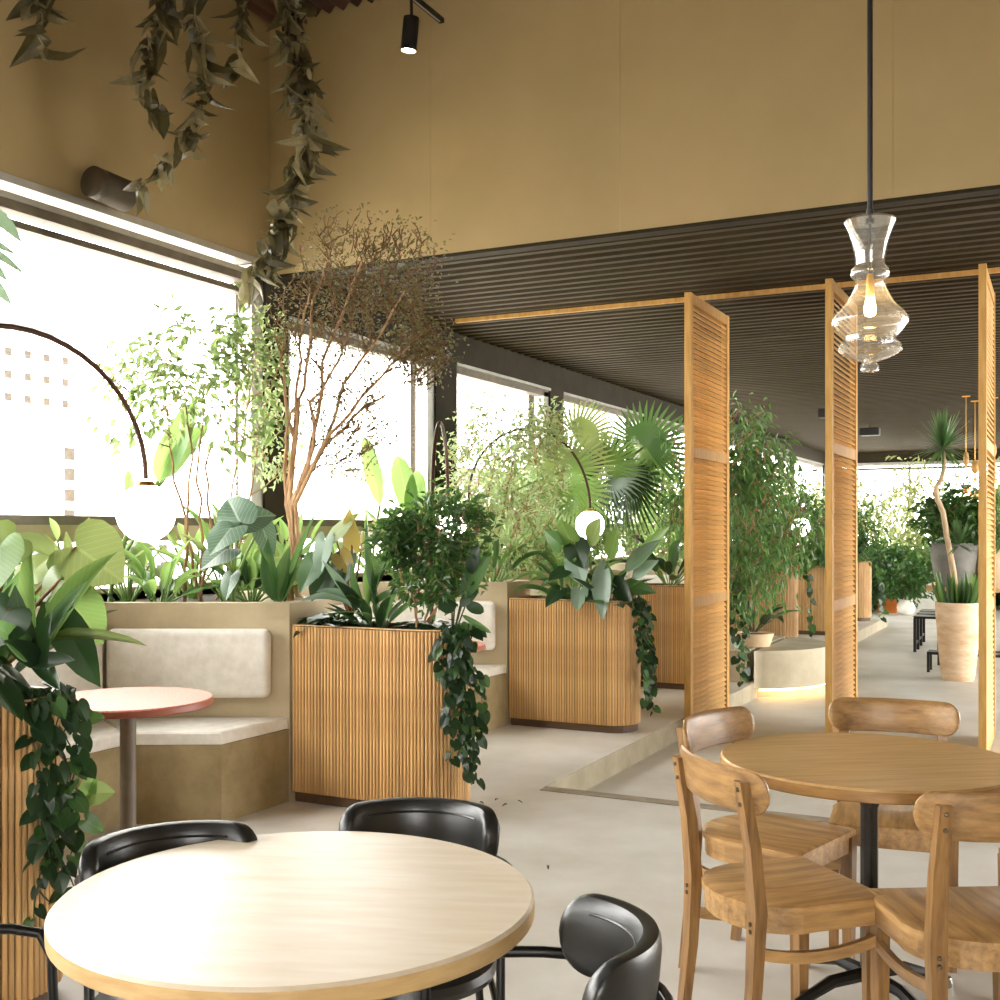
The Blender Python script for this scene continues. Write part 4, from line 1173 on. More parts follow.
trailing('dark trailing vine spilling over the near planter end, one leaf yellow-green', [rimdrop(-2.765, 2.40 + .03 * i, d, r, 4, (.035, -.02)) for i, d in enumerate((.62, .45, .66, .55, .36, .5))], 61, .055, ('leaf_dark', 'leaf_dark', 'leaf_dark', 'leaf_mid'), .03)
e = [o for o in COL.objects if o.name.startswith('trailing_vine')][0]
place_leaf(e, 'heart', 'leaf_lime', atD(90, 793, 3.5), atD(115, 792, 3.5), .075, (.2, -.9, .3), 0)
place_leaf(e, 'heart', 'leaf_bright', atD(84, 800, 3.5), atD(95, 770, 3.5), .06, (.4, -.8, .2), 0)
place_leaf(e, 'heart', 'leaf_mid', atD(88, 718, 3.55), atD(105, 717, 3.55), .05, (.2, -.7, .6), 0)
trailing('dark trailing vine hanging over the end of the fluted shrub planter', [rimdrop(x, y, d, r, 5, (.025, -.03)) for x, y, d in ((-2.81, 4.97, .45), (-2.79, 5.0, .62), (-2.77, 5.03, .70), (-2.76, 5.07, .55), (-2.75, 5.11, .74), (-2.75, 5.15, .6), (-2.75, 5.18, .40), (-2.78, 5.01, .3), (-2.76, 5.09, .66))], 62, .055, ('leaf_dark', 'leaf_dark', 'leaf_dark', 'leaf_mid'), .03)
trailing('dark trailing vine hanging over the end of the broad-leaf planter', [rimdrop(-2.75, 7.68 + .03 * i, d, r, 5, (.03, -.01)) for i, d in enumerate((.55, .72, .62, .78, .6, .7, .45))], 63, .055, ('leaf_dark', 'leaf_dark', 'leaf_mid'), .035)
trailing('trailing vine hanging beside the shutter by the step', [rimdrop(-2.69, 10.05 + .06 * i, d, r, 5, (.035, -.01)) for i, d in enumerate((.7, .85, .6, .8))], 64, .075, ('leaf_dark', 'leaf_mid'), .06)
trailing('trailing vine on the planter behind the round bench', [rimdrop(-2.69, 13.2 + .06 * i, d, r, 4, (.035, -.01)) for i, d in enumerate((.5, .75, .6))], 65, .08, ('leaf_dark', 'leaf_mid'), .08)
trailing('trailing vine on the planter at the far end of the platform', [rimdrop(-2.69, 18.8 + .08 * i, d, r, 4, (.035, -.01)) for i, d in enumerate((.7, .88, .8))], 66, .10, ('leaf_dark', 'leaf_mid'), .10)

# --- fluted planter with the shrub
b2 = Vector((-3.02, 5.10, zf))
tree('round_shrub', 'dense small-leaved dark green shrub in the fluted planter', b2,
     [wob(b2, atD(x, y, 5.72), r, .03) for x, y in ((415, 570), (440, 555), (460, 560), (425, 545), (470, 540))],
     atD(438, 545, 5.72), (.28, .24, .26), 240, .05, .5, 0, 7, .03, 'fol_dark', 'bark', .008, .003, 71, blobs=[(atD(430, 540, 5.7), (.22, .2, .22)), (atD(450, 528, 5.75), (.22, .2, .2)), (atD(435, 575, 5.7), (.24, .2, .14)), (atD(400, 540, 5.7), (.10, .12, .12))])
e = plant('cordyline', 'cordyline with arching grey-green strap leaves in the fluted shrub planter', Vector((-3.42, 5.05, zf)))
for (bx, by), (tx, ty), w, m, var in (((352, 608), (300, 602), .05, 'leaf_grey', 2), ((352, 605), (316, 592), .045, 'leaf_grey', 2), ((355, 603), (322, 560), .04, 'leaf_grey', 1), ((362, 608), (345, 596), .05, 'leaf_mid', 2), ((365, 606), (352, 562), .045, 'leaf_mid', 1), ((370, 608), (372, 545), .05, 'leaf_bright', 0), ((375, 608), (392, 548), .045, 'leaf_mid', 1), ((380, 608), (366, 520), .035, 'leaf_grey', 0), ((372, 608), (405, 590), .05, 'leaf_mid', 1), ((368, 607), (388, 565), .05, 'leaf_dark', 0), ((360, 608), (335, 580), .05, 'leaf_dark', 1), ((378, 606), (366, 505), .03, 'leaf_bright', 0)):
    place_leaf(e, 'lance', m, atD(bx, by, 5.85), atD(tx, ty, 5.75), w * 1.2, (0, -.75, .65), var)
e = plant('crimson_arum', 'arum with orange-veined yellow leaves between cordyline and shrub', Vector((-3.5, 5.2, zf)))
eb = Vector(e.location); st = MB()
for (bx, by), (tx, ty), w, m in (((352, 545), (348, 508), .10, 'leaf_orange'), ((362, 545), (374, 520), .08, 'leaf_orange'), ((325, 540), (316, 578), .10, 'leaf_grey'), ((316, 560), (298, 592), .14, 'leaf_mid'), ((340, 555), (352, 575), .09, 'leaf_orange'), ((330, 570), (310, 600), .16, 'leaf_dark'), ((345, 560), (330, 598), .14, 'leaf_dark'), ((335, 535), (358, 512), .09, 'leaf_lime')):
    q = atD(bx, by, 6.05); place_leaf(e, 'heart', m, q, atD(tx, ty, 5.98), w * 1.2, (0, -.8, .5), 0); st.tube(arcpts(eb, q, .4), .005, 6)
st.build('stem', 'stem_orange', e, smooth=True, off=eb)
e = plant('rubber_plant', 'broad oval-leaved plant at the rounded end of the shrub planter', Vector((-2.84, 5.14, zf)))
eb = Vector(e.location); st = MB()
for (bx, by), (tx, ty), w, m in (((462, 598), (489, 556), .10, 'leaf_mid'), ((466, 604), (484, 612), .06, 'leaf_dark'), ((452, 595), (440, 570), .10, 'leaf_dark'), ((460, 606), (478, 590), .06, 'leaf_dark'), ((462, 615), (491, 633), .03, 'leaf_mid'), ((455, 600), (440, 610), .10, 'leaf_dark'), ((470, 575), (478, 545), .07, 'leaf_dark')):
    q = atD(bx, by, 5.6); place_leaf(e, 'paddle', m, q, atD(tx, ty, 5.58), w, (.1, -.9, .3), 0); st.tube([eb, eb.lerp(q, .6), q], .004, 6)
st.build('stem', 'stem_dark', e, smooth=True, off=eb)
e = plant('banana_plant', 'young banana plant with upright pale leaves by the low window', Vector((-4.9, 7.55, ZS - .01)))
eb = Vector(e.location); st = MB()
for (bx, by), (tx, ty), w, m, D in (((380, 505), (364, 436), .11, 'leaf_bright', 8.8), ((412, 520), (397, 455), .15, 'leaf_bright', 8.8), ((412, 525), (418, 470), .14, 'leaf_bright', 8.8), ((428, 530), (425, 490), .1, 'leaf_lime', 8.9)):
    q = atD(bx, by, D); place_leaf(e, 'paddle', m, q, atD(tx, ty, D), w * 1.2, (.5, -.7, .2), 0); st.tube(arcpts(eb, q, .5), .010, 6)
st.build('stem', 'stem_green', e, smooth=True, off=eb)

# --- bay behind: airy tree, ferns, fan palms
b3 = Vector((-4.02, 7.72, ZS - .01))
tree('airy_tree', 'airy pale green tree behind the arc lamp and shrub planter', b3,
     [wob(b3 + Vector((dx, 0, 0)), atD(x, y, 8.6), r, .05) for dx, x, y in ((-.06, 470, 480), (0, 495, 460), (.04, 515, 455), (.08, 535, 480))],
     atD(500, 470, 8.6), (.45, .4, .6), 380, .05, .45, .2, 5, .06, 'fol_airy', 'bark', .012, .003, 81, blobs=[(atD(500, 430, 8.6), (.36, .3, .25)), (atD(475, 475, 8.5), (.3, .3, .4)), (atD(530, 470, 8.7), (.3, .3, .4)), (atD(500, 520, 8.5), (.42, .3, .3)), (atD(545, 430, 8.8), (.22, .25, .2))])
leafy('fern', 'green fern at the foot of the airy tree', (-3.85, 7.62, ZS), 18, .32, .2, 'lance', ['leaf_mid', 'leaf_bright'], .13, seed=82, vars_=(1, 2), elev=(20, 75))
leafy('fern', 'green fern beside the airy tree by the fan palm', (-3.95, 8.0, ZS), 16, .34, .22, 'lance', ['leaf_mid', 'leaf_bright'], .13, seed=83, vars_=(1, 2), elev=(25, 75))
for i, (x, y, hgt) in enumerate(((-4.95, 7.2, .4), (-4.95, 8.2, .5), (-4.9, 8.8, .55), (-4.9, 9.5, .55), (-4.9, 10.4, .5), (-4.9, 11.2, .6), (-4.9, 12.0, .6))):
    leafy('window_plant', ['pale backlit leafy plant behind the young banana', 'pale backlit leafy plant behind the airy tree', 'pale backlit arum by the paler fan palm', 'pale backlit leafy plant between the fan palms', 'pale backlit arum behind the larger fan palm', 'pale backlit leafy plant past the larger fan palm', 'pale backlit arum under the beam beyond the palms'][i], (x, y, ZS), 14, .24, hgt, 'lance' if i % 2 else 'heart', ['leaf_lime', 'leaf_bright', 'leaf_mid'], .3 if i % 2 else .55, seed=90 + i, group='plants along the low windows', elev=(35, 85))
e = plant('broad_leaf_plant', 'broad-leaved plant with large grey-green and yellow leaves in the fluted planter', Vector((-3.1, 7.74, zf)))
eb = Vector(e.location); st = MB()
for (bx, by), (tx, ty), w, m, kd in (((603, 560), (603, 605), .16, 'leaf_grey', 'paddle'), ((575, 560), (583, 585), .19, 'leaf_grey', 'heart'), ((575, 545), (583, 568), .2, 'leaf_dark', 'heart'), ((590, 545), (598, 525), .17, 'leaf_lime', 'paddle'), ((610, 560), (616, 535), .14, 'leaf_bright', 'paddle'), ((625, 572), (652, 548), .14, 'leaf_mid', 'paddle'), ((632, 578), (652, 565), .12, 'leaf_grey', 'paddle'), ((560, 545), (545, 530), .14, 'leaf_mid', 'heart'), ((570, 540), (560, 520), .16, 'leaf_bright', 'heart'), ((630, 586), (656, 592), .12, 'leaf_mid', 'heart'), ((580, 590), (577, 610), .14, 'leaf_grey', 'heart'), ((560, 590), (545, 606), .13, 'leaf_dark', 'heart'), ((600, 590), (585, 600), .13, 'leaf_dark', 'heart'), ((620, 590), (632, 604), .13, 'leaf_dark', 'heart'), ((640, 560), (662, 535), .12, 'leaf_bright', 'paddle'), ((615, 575), (628, 600), .11, 'leaf_dark', 'paddle'), ((565, 570), (548, 580), .13, 'leaf_dark', 'heart')):
    q = atD(bx, by, 8.15); place_leaf(e, 'lance' if kd == 'paddle' else kd, m, q, q + (atD(tx, ty, 8.05) - q) * (1.35 if kd == 'paddle' else 1.0), w * .95, (0, -.85, .45), 0); st.tube(arcpts(eb, q, .4), .005, 6)
st.build('stem', 'stem_green', e, smooth=True, off=eb)
leafy('dark_arum', 'dark low clump filling the broad-leaf planter', (-3.35, 7.75, zf), 14, .16, .14, 'heart', ['leaf_dark', 'leaf_mid'], .7, seed=97, stem_mat='stem_dark', elev=(20, 80))
def fan_palm(lb, base, D, fans, seed):
    e = plant('fan_palm', lb, base); eb = Vector(base); st = MB(); r = random.Random(seed)
    top = eb + Vector((0, 0, .45))
    MB().tube([eb, top], [.05, .035], 10).build('trunk', 'bark', e, smooth=True, off=eb)
    for (hx, hy), (tx, ty), w, hint, m in fans:
        q = atD(hx, hy, D); place_leaf(e, 'fan', m, q, atD(tx, ty, D + r.uniform(-.2, .2)), w, hint, r.choice((0, 1)))
        st.tube(arcpts(top, q, .5), .008, 6)
    st.build('stem', 'stem_green', e, smooth=True, off=eb)
fan_palm('fan palm with wide split leaves below the dark beam', (-4.25, 10.25, ZS), 11.0,
         [((645, 446), (672, 405), .55, (.2, -.9, .3), 'leaf_mid'), ((645, 446), (665, 500), .36, (.3, -.9, .1), 'leaf_bright'), ((604, 466), (622, 432), .5, (.1, -.9, .2), 'leaf_bright'), ((604, 466), (590, 440), .4, (.2, -.9, .2), 'leaf_dark'), ((575, 438), (590, 395), .45, (.1, -.9, .2), 'leaf_lime'), ((610, 480), (648, 470), .4, (0, -.7, .7), 'leaf_grey'), ((605, 482), (600, 540), .36, (.2, -.9, .1), 'leaf_mid'), ((630, 475), (645, 535), .36, (.1, -.9, .2), 'leaf_dark'), ((625, 478), (628, 545), .3, (.1, -.9, .2), 'leaf_mid')], 7)
fan_palm('paler fan palm against the low window column', (-4.5, 8.55, ZS), 9.6,
         [((565, 470), (560, 430), .5, (.1, -.9, .2), 'leaf_lime'), ((565, 470), (590, 450), .45, (.2, -.9, .2), 'leaf_bright'), ((560, 480), (535, 470), .4, (.1, -.9, .3), 'leaf_lime'), ((575, 490), (580, 540), .36, (.2, -.9, .1), 'leaf_bright'), ((555, 490), (548, 530), .34, (.2, -.9, .1), 'leaf_bright')], 9)
# weeping fig beyond the shutter
b4 = Vector((-3.0, 10.12, zf))
tree('weeping_fig', 'large weeping fig with drooping dark leaves behind the shutter by the step', b4,
     [wob(b4, atD(x, y, 10.4), r, .08) for x, y in ((700, 480), (740, 470), (720, 440), (770, 500))],
     atD(735, 480, 10.4), (.9, .7, .9), 400, .095, .34, .8, 4, .10, 'fol_fig', 'bark', .022, .005, 101, shell=.3, blobs=[(atD(735, 450, 10.4), (.42, .4, .45)), (atD(700, 480, 10.6), (.5, .4, .55)), (atD(765, 525, 10.3), (.42, .4, .42)), (atD(755, 470, 10.5), (.3, .35, .35)), (atD(752, 570, 10.2), (.30, .3, .35))])
e = leafy('dark_arum', 'dark-leaved arum in a clay pot on the half-round bench', (-2.75, 11.15, .34 + .10), 11, .38, .18, 'lance', ['leaf_dark', 'leaf_mid'], .28, seed=110, vars_=(1, 2), stem_mat='stem_dark', elev=(15, 75))
e = thing('clay_pot', 'low pale clay pot on the half-round bench', 'pot', (-2.75, 11.15, .302))
MB().lathe([(.0001, 0), (.16, 0), (.2, .13), (.185, .13), (.18, .10)], 28).build('body', 'pot_cream', e, smooth=True)
MB().lathe([(.18, .11), (.0001, .12)], 20).build('soil', 'soil', e)
# shrubs in the further bays
far = [(-3.2, 13.2, 1.0, 'fol_dark', 'dark leafy shrub in the planter behind the round bench'), (-4.2, 12.9, 1.5, 'fol_green', 'leafy green shrub under the ceiling beyond the weeping fig'), (-4.7, 14.6, 1.4, 'fol_green', 'leafy green shrub by the fifth low window'), (-3.2, 16.1, 1.1, 'fol_dark', 'dark leafy shrub in the planter behind the middle shutter'),
       (-4.3, 15.8, 1.5, 'fol_green', 'bushy green shrub beyond the distant arc lamp'), (-4.6, 17.6, 1.5, 'fol_pale', 'pale leafy shrub by the sixth low window'), (-3.2, 18.8, 1.0, 'fol_dark', 'dark leafy shrub in the planter at the end of the platform'), (-4.3, 18.6, 1.4, 'fol_green', 'bushy green shrub behind the last fluted planter'), (-4.4, 19.4, 1.7, 'fol_pale', 'pale tall shrub beyond the last fluted planter'),
       (-4.5, 9.3, 1.3, 'fol_airy', 'pale airy shrub between the two fan palms'), (-4.6, 11.4, 1.5, 'fol_pale', 'pale leafy shrub behind the weeping fig'), (-4.55, 10.0, 1.2, 'fol_green', 'bushy green shrub behind the larger fan palm')]
for i, (x, y, h, fm, lb) in enumerate(far):
    b = Vector((x, y, zf if x > -3.6 else ZS - .01)); r2 = random.Random(200 + i)
    zc = b.z + h * .5
    tree('leafy_shrub', lb, b, [wob(b, (x + r2.uniform(-.2, .2), y + r2.uniform(-.2, .2), b.z + h * .75), r2) for _ in range(3)], (x, y, zc), (.55, .55, h * .5), 150, .11, .38, .4, 5, .11, fm, 'bark', .012, .004, 210 + i, shell=.2)
leafy('small_dracaena', 'spiky dracaena tuft beside the middle shutter', (-4.0, 15.6, ZS + .95), 26, .55, .1, 'strap', ['leaf_mid', 'leaf_bright'], .07, seed=120, vars_=(0, 1), elev=(-10, 80))
d = [o for o in COL.objects if o.name == 'small_dracaena'][0]
MB().tube([(0, 0, -.97), (0.02, 0, -.4), (0, 0, 0)], .025, 8).build('trunk', 'bark', d, smooth=True)
leafy('philodendron', 'dark broad-leaved plant in the planter by the middle shutter', (-3.0, 16.1, zf), 12, .3, .3, 'heart', ['leaf_dark', 'leaf_mid'], .6, seed=121, elev=(25, 80))
leafy('philodendron', 'broad-leaved plant filling the planter with the weeping fig', (-3.25, 10.05, zf), 16, .3, .28, 'paddle', ['leaf_dark', 'leaf_mid'], .3, seed=122, elev=(25, 80))
leafy('cut_leaf_plant', 'dark cactus-like upright leaves in the last fluted planter', (-2.95, 18.75, zf), 12, .35, .2, 'paddle', ['leaf_dark', 'leaf_silver'], .35, seed=123, elev=(35, 85))
# far garden wall of trees
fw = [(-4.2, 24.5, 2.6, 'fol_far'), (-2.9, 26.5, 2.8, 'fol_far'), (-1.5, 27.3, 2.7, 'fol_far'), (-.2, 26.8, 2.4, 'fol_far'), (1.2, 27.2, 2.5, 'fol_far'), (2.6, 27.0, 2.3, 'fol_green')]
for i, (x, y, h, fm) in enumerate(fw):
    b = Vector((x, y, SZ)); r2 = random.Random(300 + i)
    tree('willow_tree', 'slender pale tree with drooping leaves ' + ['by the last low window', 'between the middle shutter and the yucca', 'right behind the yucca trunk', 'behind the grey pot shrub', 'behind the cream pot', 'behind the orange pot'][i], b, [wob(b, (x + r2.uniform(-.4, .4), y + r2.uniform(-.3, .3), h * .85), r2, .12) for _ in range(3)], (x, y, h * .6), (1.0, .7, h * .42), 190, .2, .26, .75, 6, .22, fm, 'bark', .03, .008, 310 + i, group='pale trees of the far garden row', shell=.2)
low = [(-4.0, 22.8, 1.0, 'fol_dark'), (-3.0, 24.3, 1.2, 'fol_green'), (-2.0, 25.3, 1.2, 'fol_green'), (-1.1, 25.9, 1.1, 'fol_dark'), (-.1, 25.0, 1.1, 'fol_green'), (.9, 25.6, 1.2, 'fol_dark')]
for i, (x, y, h, fm) in enumerate(low):
    b = Vector((x, y, SZ)); r2 = random.Random(400 + i)
    tree('garden_shrub', 'dense green shrub ' + ['beside the last fluted planter', 'behind the square orange box', 'behind the round white pot', 'behind the white tub', 'behind the grey pot', 'behind the cream pot'][i], b, [wob(b, (x + r2.uniform(-.3, .3), y + r2.uniform(-.3, .3), b.z + h * .8), r2) for _ in range(3)], (x, y, b.z + h * .55), (.75, .6, h * .5), 150, .2, .45, .3, 7, .13, fm, 'bark', .02, .006, 410 + i, group='shrubs in front of the far garden trees', shell=.2)

# --- far floor pots
def pot(name, lb, loc, prof, m, soil=True, n=36, rz=0):
    e = thing(name, lb, 'pot', loc, rz)
    rt, zt = prof[-1]
    MB().lathe([(.0001, prof[0][1])] + prof + [(rt - .02, zt), (rt - .025, zt - .05)], n).build('body', m, e, smooth=True, angle=50)
    if soil: MB().lathe([(rt - .024, zt - .045), (.0001, zt - .04)], 24).build('soil', 'soil', e)
    return e
tp = atz(958, 680, SZ)
pot('tall_pot', 'tall pale terracotta pot with the yucca, standing on the aisle floor', (tp.x, tp.y, SZ), [(.155, 0), (.17, .05), (.20, .35), (.225, .7), (.23, .83)], 'terracotta_pale')
yb = Vector((tp.x, tp.y, SZ + .78))
e = plant('yucca', 'tall yucca with crooked pale trunk and spiky crown', yb); Dp = 12.05
tr_ = [yb + Vector((0, 0, 0))] + [atD(x, y, Dp) for x, y in ((953, 570), (947, 537), (943, 512), (937, 498), (936, 487), (941, 480), (944, 468), (943, 450))]
MB().tube(tr_, [.036, .033, .03, .028, .028, .027, .026, .026, .024], 10).build('trunk', 'bark_pale', e, smooth=True, off=yb)
def spiky(c, R, n, seed, lo=-25, hi=88, m='fol_yucca', name='crown', base=None, w=.028):
    r = random.Random(seed); mb = MB()
    for i in range(n):
        a = r.uniform(0, 2 * math.pi); el = math.radians(r.uniform(lo, hi)); ln = R * r.uniform(.75, 1.1)
        d = Vector((math.cos(a) * math.cos(el), math.sin(a) * math.cos(el), math.sin(el)))
        s = d.cross(Vector((0, 0, 1))).normalized() if abs(d.z) < .98 else Vector((1, 0, 0))
        q = c + d * .02; k = len(mb.v)
        m1 = q + d * ln * .5; t = q + d * ln + Vector((0, 0, -.06 * ln))
        mb.v += [tuple(q - s * w * .4), tuple(q + s * w * .4), tuple(m1 - s * w * .5), tuple(m1 + s * w * .5), tuple(t)]
        mb.f += [(k, k + 1, k + 3, k + 2), (k + 2, k + 3, k + 4)]
    o = mb.build(name, m, e, off=base); o['kind'] = 'stuff'
spiky(atD(943, 448, Dp), .42, 120, 1, lo=-45, base=yb, w=.024)
spiky(atD(958, 545, Dp), .28, 80, 2, base=yb, w=.022)
r = random.Random(77)
e = plant('snake_grass', 'upright spiky grass filling the tall terracotta pot', yb + Vector((0, 0, .005)))
for i in range(46):
    a = r.uniform(0, 6.28); rr = r.uniform(.02, .17)
    b = yb + Vector((rr * math.cos(a), rr * math.sin(a), .005)); d = Vector((math.cos(a) * rr * 2.8, math.sin(a) * rr * 2.8, 1)).normalized()
    place_leaf(e, 'strap', r.choice(['leaf_mid', 'leaf_mid', 'leaf_bright']), b, b + d * r.uniform(.25, .42), .035, Vector((math.cos(a), math.sin(a), .1)), r.choice((0, 1)))
p = atz(886, 613, SZ)
e = thing('orange_box_pot', 'square orange planter box on the far aisle floor', 'pot', (p.x, p.y + .2, SZ), .1)
MB().rbox(.36, .36, .32, .012, 2, Matrix.Translation((0, 0, .16))).build('body', 'pot_orange', e)
MB().box(-.16, .16, -.16, .16, .318, .326).build('soil', 'soil', e)
b = Vector((p.x, p.y + .2, SZ + .32))
tree('potted_shrub', 'dark shrub growing in the square orange box', b, [wob(b, (b.x, b.y, b.z + .5), r)], (b.x, b.y, b.z + .6), (.45, .4, .36), 90, .13, .5, .3, 7, .09, 'fol_dark', 'bark', .015, .005, 501)
p = atz(906, 615, SZ)
pot('white_pot', 'round white pot on the far aisle floor', (p.x, p.y, SZ), [(.08, 0), (.15, .06), (.165, .14), (.14, .22), (.11, .25), (.13, .29)], 'pot_white')
b = Vector((p.x, p.y, SZ + .24))
tree('potted_shrub', 'dark bushy shrub growing in the round white pot', b, [wob(b, (b.x, b.y, b.z + .4), r)], (b.x, b.y, b.z + .42), (.5, .4, .34), 90, .13, .5, .3, 7, .08, 'fol_dark', 'bark', .015, .005, 502)
p = atz(912, 625, SZ)
e = thing('white_tub', 'long white planter tub among the far shrubs', 'pot', (p.x - .1, 23.1, SZ))
m = MB(); ring(m, [(-.5, -.22), (.6, -.22), (.6, .22), (-.5, .22)], [(-.46, -.18), (.56, -.18), (.56, .18), (-.46, .18)], 0, .55, .4); m.build('body', 'pot_white', e)
MB().box(-.46, .56, -.18, .18, .38, .42).build('soil', 'soil', e)

# dining set in the far aisle: high wooden table with pots, black stools
th = .80
a = atz(926, 585, th)
e = thing('dining_table', 'long wooden table carrying pots in the back aisle', 'table', (a.x, a.y, SZ))
MB().box(0, 3.0, 0, .9, th - SZ - .07, th - SZ).build('top', 'table_wood', e)
for x in (.12, 2.7):
    for y in (.06, .76):
        MB().box(x, x + .10, y, y + .08, 0, th - SZ - .07).build('leg', 'grey_steel', e)
MB().box(.12, 2.8, .42, .48, .10, .16).build('stretcher', 'black_steel', e)
def stool(loc, lb, rz=0):
    e = thing('metal_stool', lb, 'stool', loc, rz, 'black stools at the back table')
    MB().box(-.19, .19, -.19, .19, .44, .465).build('seat', 'black_steel', e)
    MB().box(-.20, .20, -.20, .20, .465, .47).build('seat_edge', 'grey_steel', e)
    for sx in (-1, 1):
        for sy in (-1, 1): MB().box(sx * .175 - .018, sx * .175 + .018, sy * .175 - .018, sy * .175 + .018, 0, .44).build('leg', 'black_steel', e)
    for sx in (-1, 1): MB().box(sx * .175 - .01, sx * .175 + .01, -.16, .16, .10, .13).build('rung', 'black_steel', e)
    return e
s0 = atz(911, 652, SZ)
s = stool((s0.x + .22, s0.y + .2, SZ), 'square black metal stool at the corner of the back table')
recopy(s, (s0.x + .20, s0.y + .75, SZ), 0, 'square black metal stool behind the corner stool of the back table')
recopy(s, (s0.x + .18, s0.y + 1.3, SZ), 0, 'square black metal stool third along the end of the back table')
s1 = atz(927, 672, SZ)
e = thing('low_bench', 'low black metal foot bench beside the tall terracotta pot', 'bench', (s1.x, s1.y, SZ))
MB().box(0, .9, -.02, .25, .20, .23).build('top', 'black_steel', e)
for x in (.0, .87):
    for y in (-.02, .22): MB().box(x, x + .03, y, y + .03, 0, .20).build('leg', 'black_steel', e)
g = atz(952, 588, th)
gp = pot('grey_pot', 'large grey tapered pot on the back table', (g.x, g.y + .25, th), [(.17, 0), (.21, .1), (.25, .35), (.26, .5)], 'pot_grey')
b = Vector((g.x, g.y + .25, th + .45))
tree('potted_shrub', 'round dark shrub growing in the grey pot on the back table', b, [wob(b, (b.x, b.y, b.z + .5), r) for _ in range(3)], (b.x, b.y, b.z + .36), (.36, .36, .26), 110, .10, .45, .1, 8, .07, 'fol_dark', 'bark', .012, .004, 503)
leafy('small_yucca', 'small spiky yucca at the edge of the grey pot', b + Vector((.12, -.05, 0)), 24, .4, .1, 'strap', ['leaf_mid', 'leaf_bright'], .07, seed=125, elev=(0, 80))
g = atz(983, 588, th)
pot('cream_pot', 'rounded cream pot on the back table beside the grey pot', (g.x + .12, g.y + .2, th), [(.12, 0), (.19, .1), (.21, .22), (.17, .38), (.12, .44)], 'pot_cream')
b = Vector((g.x + .12, g.y + .2, th + .40))
tree('potted_shrub', 'loose green shrub growing in the cream pot', b, [wob(b, (b.x, b.y, b.z + .4), r) for _ in range(2)], (b.x, b.y, b.z + .4), (.3, .3, .3), 70, .10, .45, .2, 7, .07, 'fol_green', 'bark', .01, .004, 504)
g = atz(1005, 580, th)
pot('orange_pot', 'orange terracotta pot on the back table behind the shutter', (g.x + .1, g.y + .3, th), [(.13, 0), (.2, .3)], 'pot_orange')
for i, (px, yb_, D) in enumerate(((966, 489, 16.0), (975, 494, 16.6), (994, 480, 16.2))):
    q = atD(px, yb_, D); k = D / F
    e = thing('bead_pendant', ['copper pendant lamp strung with a wooden cylinder over the back table', 'copper pendant lamp strung with an oval wooden bead over the back table', 'copper pendant lamp partly behind the shutter over the back table'][i], 'lamp', q, 0, 'pendant lamps over the back table')
    MB().tube([(0, 0, 0), (0, 0, ZC - q.z)], .004, 6).build('cord', 'brass', e)
    MB().lathe([(5 * k, -4 * k), (5 * k, 0), (1.5 * k, 2 * k), (.0001, 2 * k)], 20).build('shade', 'copper', e, smooth=True)
    MB().lathe([(.0001, -9 * k), (3 * k, -7 * k), (3.5 * k, -4 * k), (.0001, -2 * k)], 14).build('bulb', 'far_bulb', e, smooth=True)
    for z, rr, hh, m in ((10, 1.6, 2.2, 'clear_glass'), (15, 1.2, 1.8, 'turned_wood'), (27 if i == 1 else 30, 4 if i == 1 else 2.6, 7, 'turned_wood')):
        MB().lathe([(.0001, (z - hh) * k)] + [(max(.008, rr * k * math.sin(math.pi * t / 8) ** (.4 if i == 0 and z > 20 else 1)), (z - hh * math.cos(math.pi * t / 8)) * k) for t in range(1, 8)] + [(.0001, (z + hh) * k)], 14).build('bead', m, e, smooth=True)
    MB().lathe([(4 * k, ZC - q.z - .012), (4 * k, ZC - q.z - .002), (.0001, ZC - q.z)], 18).build('canopy', 'brass', e)

# --- dried vines hanging from the tall ceiling
def dry_vine(lb, px, D, seed, per=.05, size=.15):
    r = random.Random(seed)
    pts = [atD(x, y, D) for x, y in px]
    top = Vector((pts[0].x, pts[0].y, ZH - .03))
    pts = [top] + pts
    e = plant('dried_vine', lb, top, 'dried vines hanging from the tall ceiling'); st = MB(); dense = []
    for a, b in zip(pts[:-1], pts[1:]):
        n = max(1, int((b - a).length / per))
        for i in range(n): dense.append(a.lerp(b, i / n) + Vector((r.gauss(0, 1), r.gauss(0, 1), 0)) * .012)
    dense.append(pts[-1])
    st.tube(dense, .005, 6); st.build('stem', 'leaf_dry_pale', e, smooth=True, off=top)
    for q in dense[1:]:
        if q.z > 4.9 and r.random() < .4: continue
        for _ in range(r.choice((1, 2, 2, 3))):
            a = r.uniform(0, 6.28); d = Vector((math.cos(a), math.sin(a), r.uniform(-1.6, .3))).normalized()
            s = size * r.uniform(.5, 1.25)
            b = q + d * .02
            t = b + (d + Vector((0, 0, -.6))).normalized() * s
            place_leaf(e, 'curl', r.choice(['leaf_dry', 'leaf_dry_pale', 'leaf_dry_pale', 'leaf_dry']), b, t, s * r.uniform(.7, 1.5), Vector((r.gauss(0, 1), r.gauss(0, 1), r.gauss(0, .5))), r.choice((0, 1, 2)))
dry_vine('short dried vine tuft hanging over the tall window', [(38, 5), (40, 25), (44, 48)], 5.9, 1)
dry_vine('dried vine hanging loosely with few curled leaves', [(165, 0), (152, 45), (145, 75), (158, 108)], 6.4, 2)
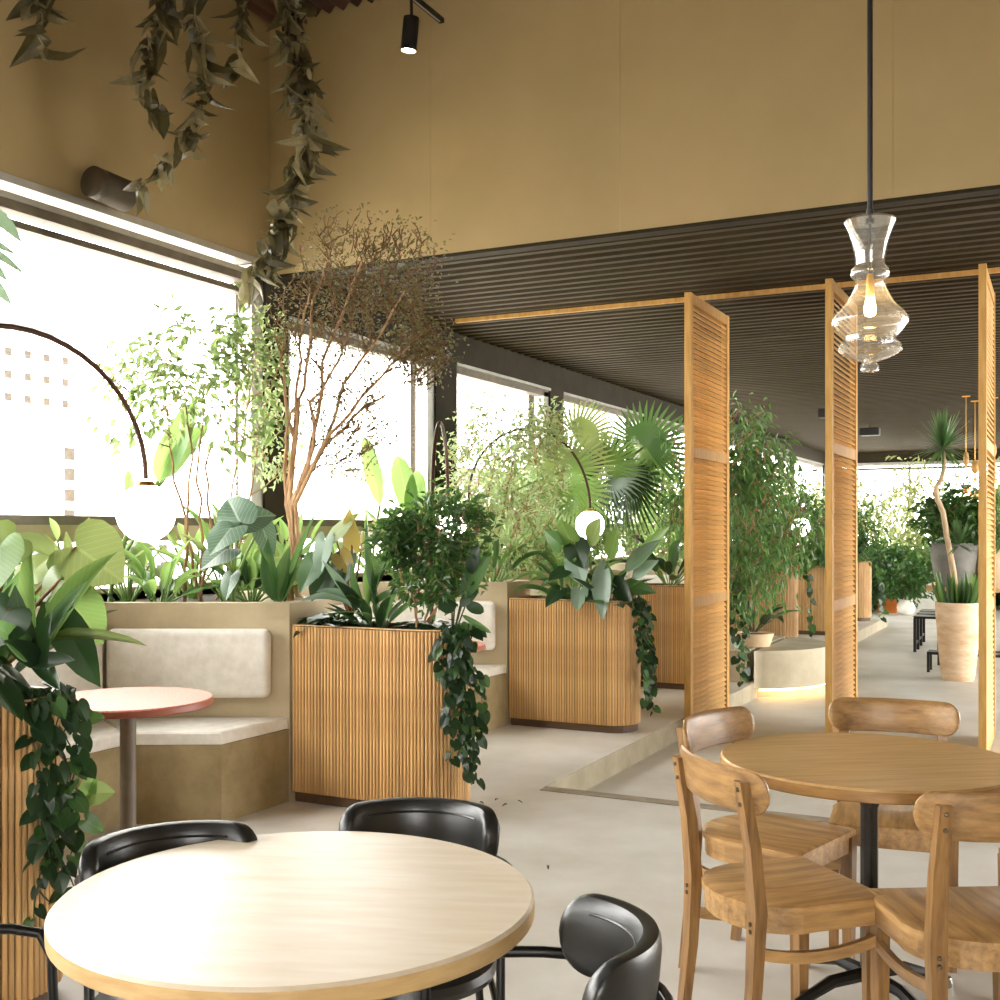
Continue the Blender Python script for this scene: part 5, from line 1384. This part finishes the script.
dry_vine('long dried vine swaying towards the wall spotlight', [(198, 0), (200, 40), (206, 85), (198, 120), (178, 150), (150, 175), (138, 190)], 6.5, 3)
dry_vine('small dried vine strand beside the wavy ceiling edge', [(246, 0), (244, 30), (240, 60)], 6.5, 4)
dry_vine('longest dried vine hanging down the room corner to the window', [(285, 0), (288, 35), (298, 75), (305, 110), (304, 145), (292, 175), (284, 205), (272, 235), (262, 262), (248, 285)], 6.7, 5, .04, .16)
dry_vine('dried vine strand twisting round the longest one', [(295, 0), (302, 50), (310, 95), (308, 150), (296, 190), (288, 225), (275, 262)], 6.75, 6, .05, .14)
# few palm leaflets of a plant hanging at the tall window
e = plant('hanging_palm', 'hanging palm with pointed leaflets at the tall window', atD(-40, 190, 5.2), None); eb = Vector(e.location)
MB().tube([eb + Vector((0, 0, ZH - eb.z - .03)), eb], .006, 6).build('stem', 'stem_green', e, off=eb)
for (bx, by), (tx, ty), w in (((-15, 205), (22, 243), .06), ((-20, 240), (16, 255), .04), ((-22, 245), (25, 275), .04), ((-25, 250), (8, 282), .05), ((-25, 270), (12, 305), .06), ((-30, 215), (-60, 260), .06), ((-45, 220), (-70, 290), .06)):
    q = atD(bx, by, 5.2); place_leaf(e, 'lance', 'leaf_grey', q, atD(tx, ty, 5.2), w * 1.2, (.2, -.6, .7), 0)
MB().tube([eb, atD(-15, 205, 5.2)], .004, 5).build('stem', 'stem_green', e, off=eb)
MB().tube([eb, atD(-25, 250, 5.2), atD(-25, 270, 5.2)], .004, 5).build('stem', 'stem_green', e, off=eb)

# --- a few dry leaves dropped on the floor
for i, (x, y, z) in enumerate(((742, 700, SZ), (481, 804, 0), (497, 801, 0), (506, 806, 0), (548, 868, 0), (519, 803, 0))):
    q = atz(x, y, z)
    e = tag(link('fallen_leaf', leaf_mesh('curl', 'leaf_dry', i % 3), None), 'small curled dry leaf dropped on the concrete floor' if i else 'curled dry leaf lying on the sunken aisle by the shutter', 'leaf', 'fallen dry leaves')
    k = .06 if i == 0 else .025
    e.location = (q.x, q.y, z + k * .35); e.scale = (k, k, k); e.rotation_euler = (0, .0, i * 1.3)
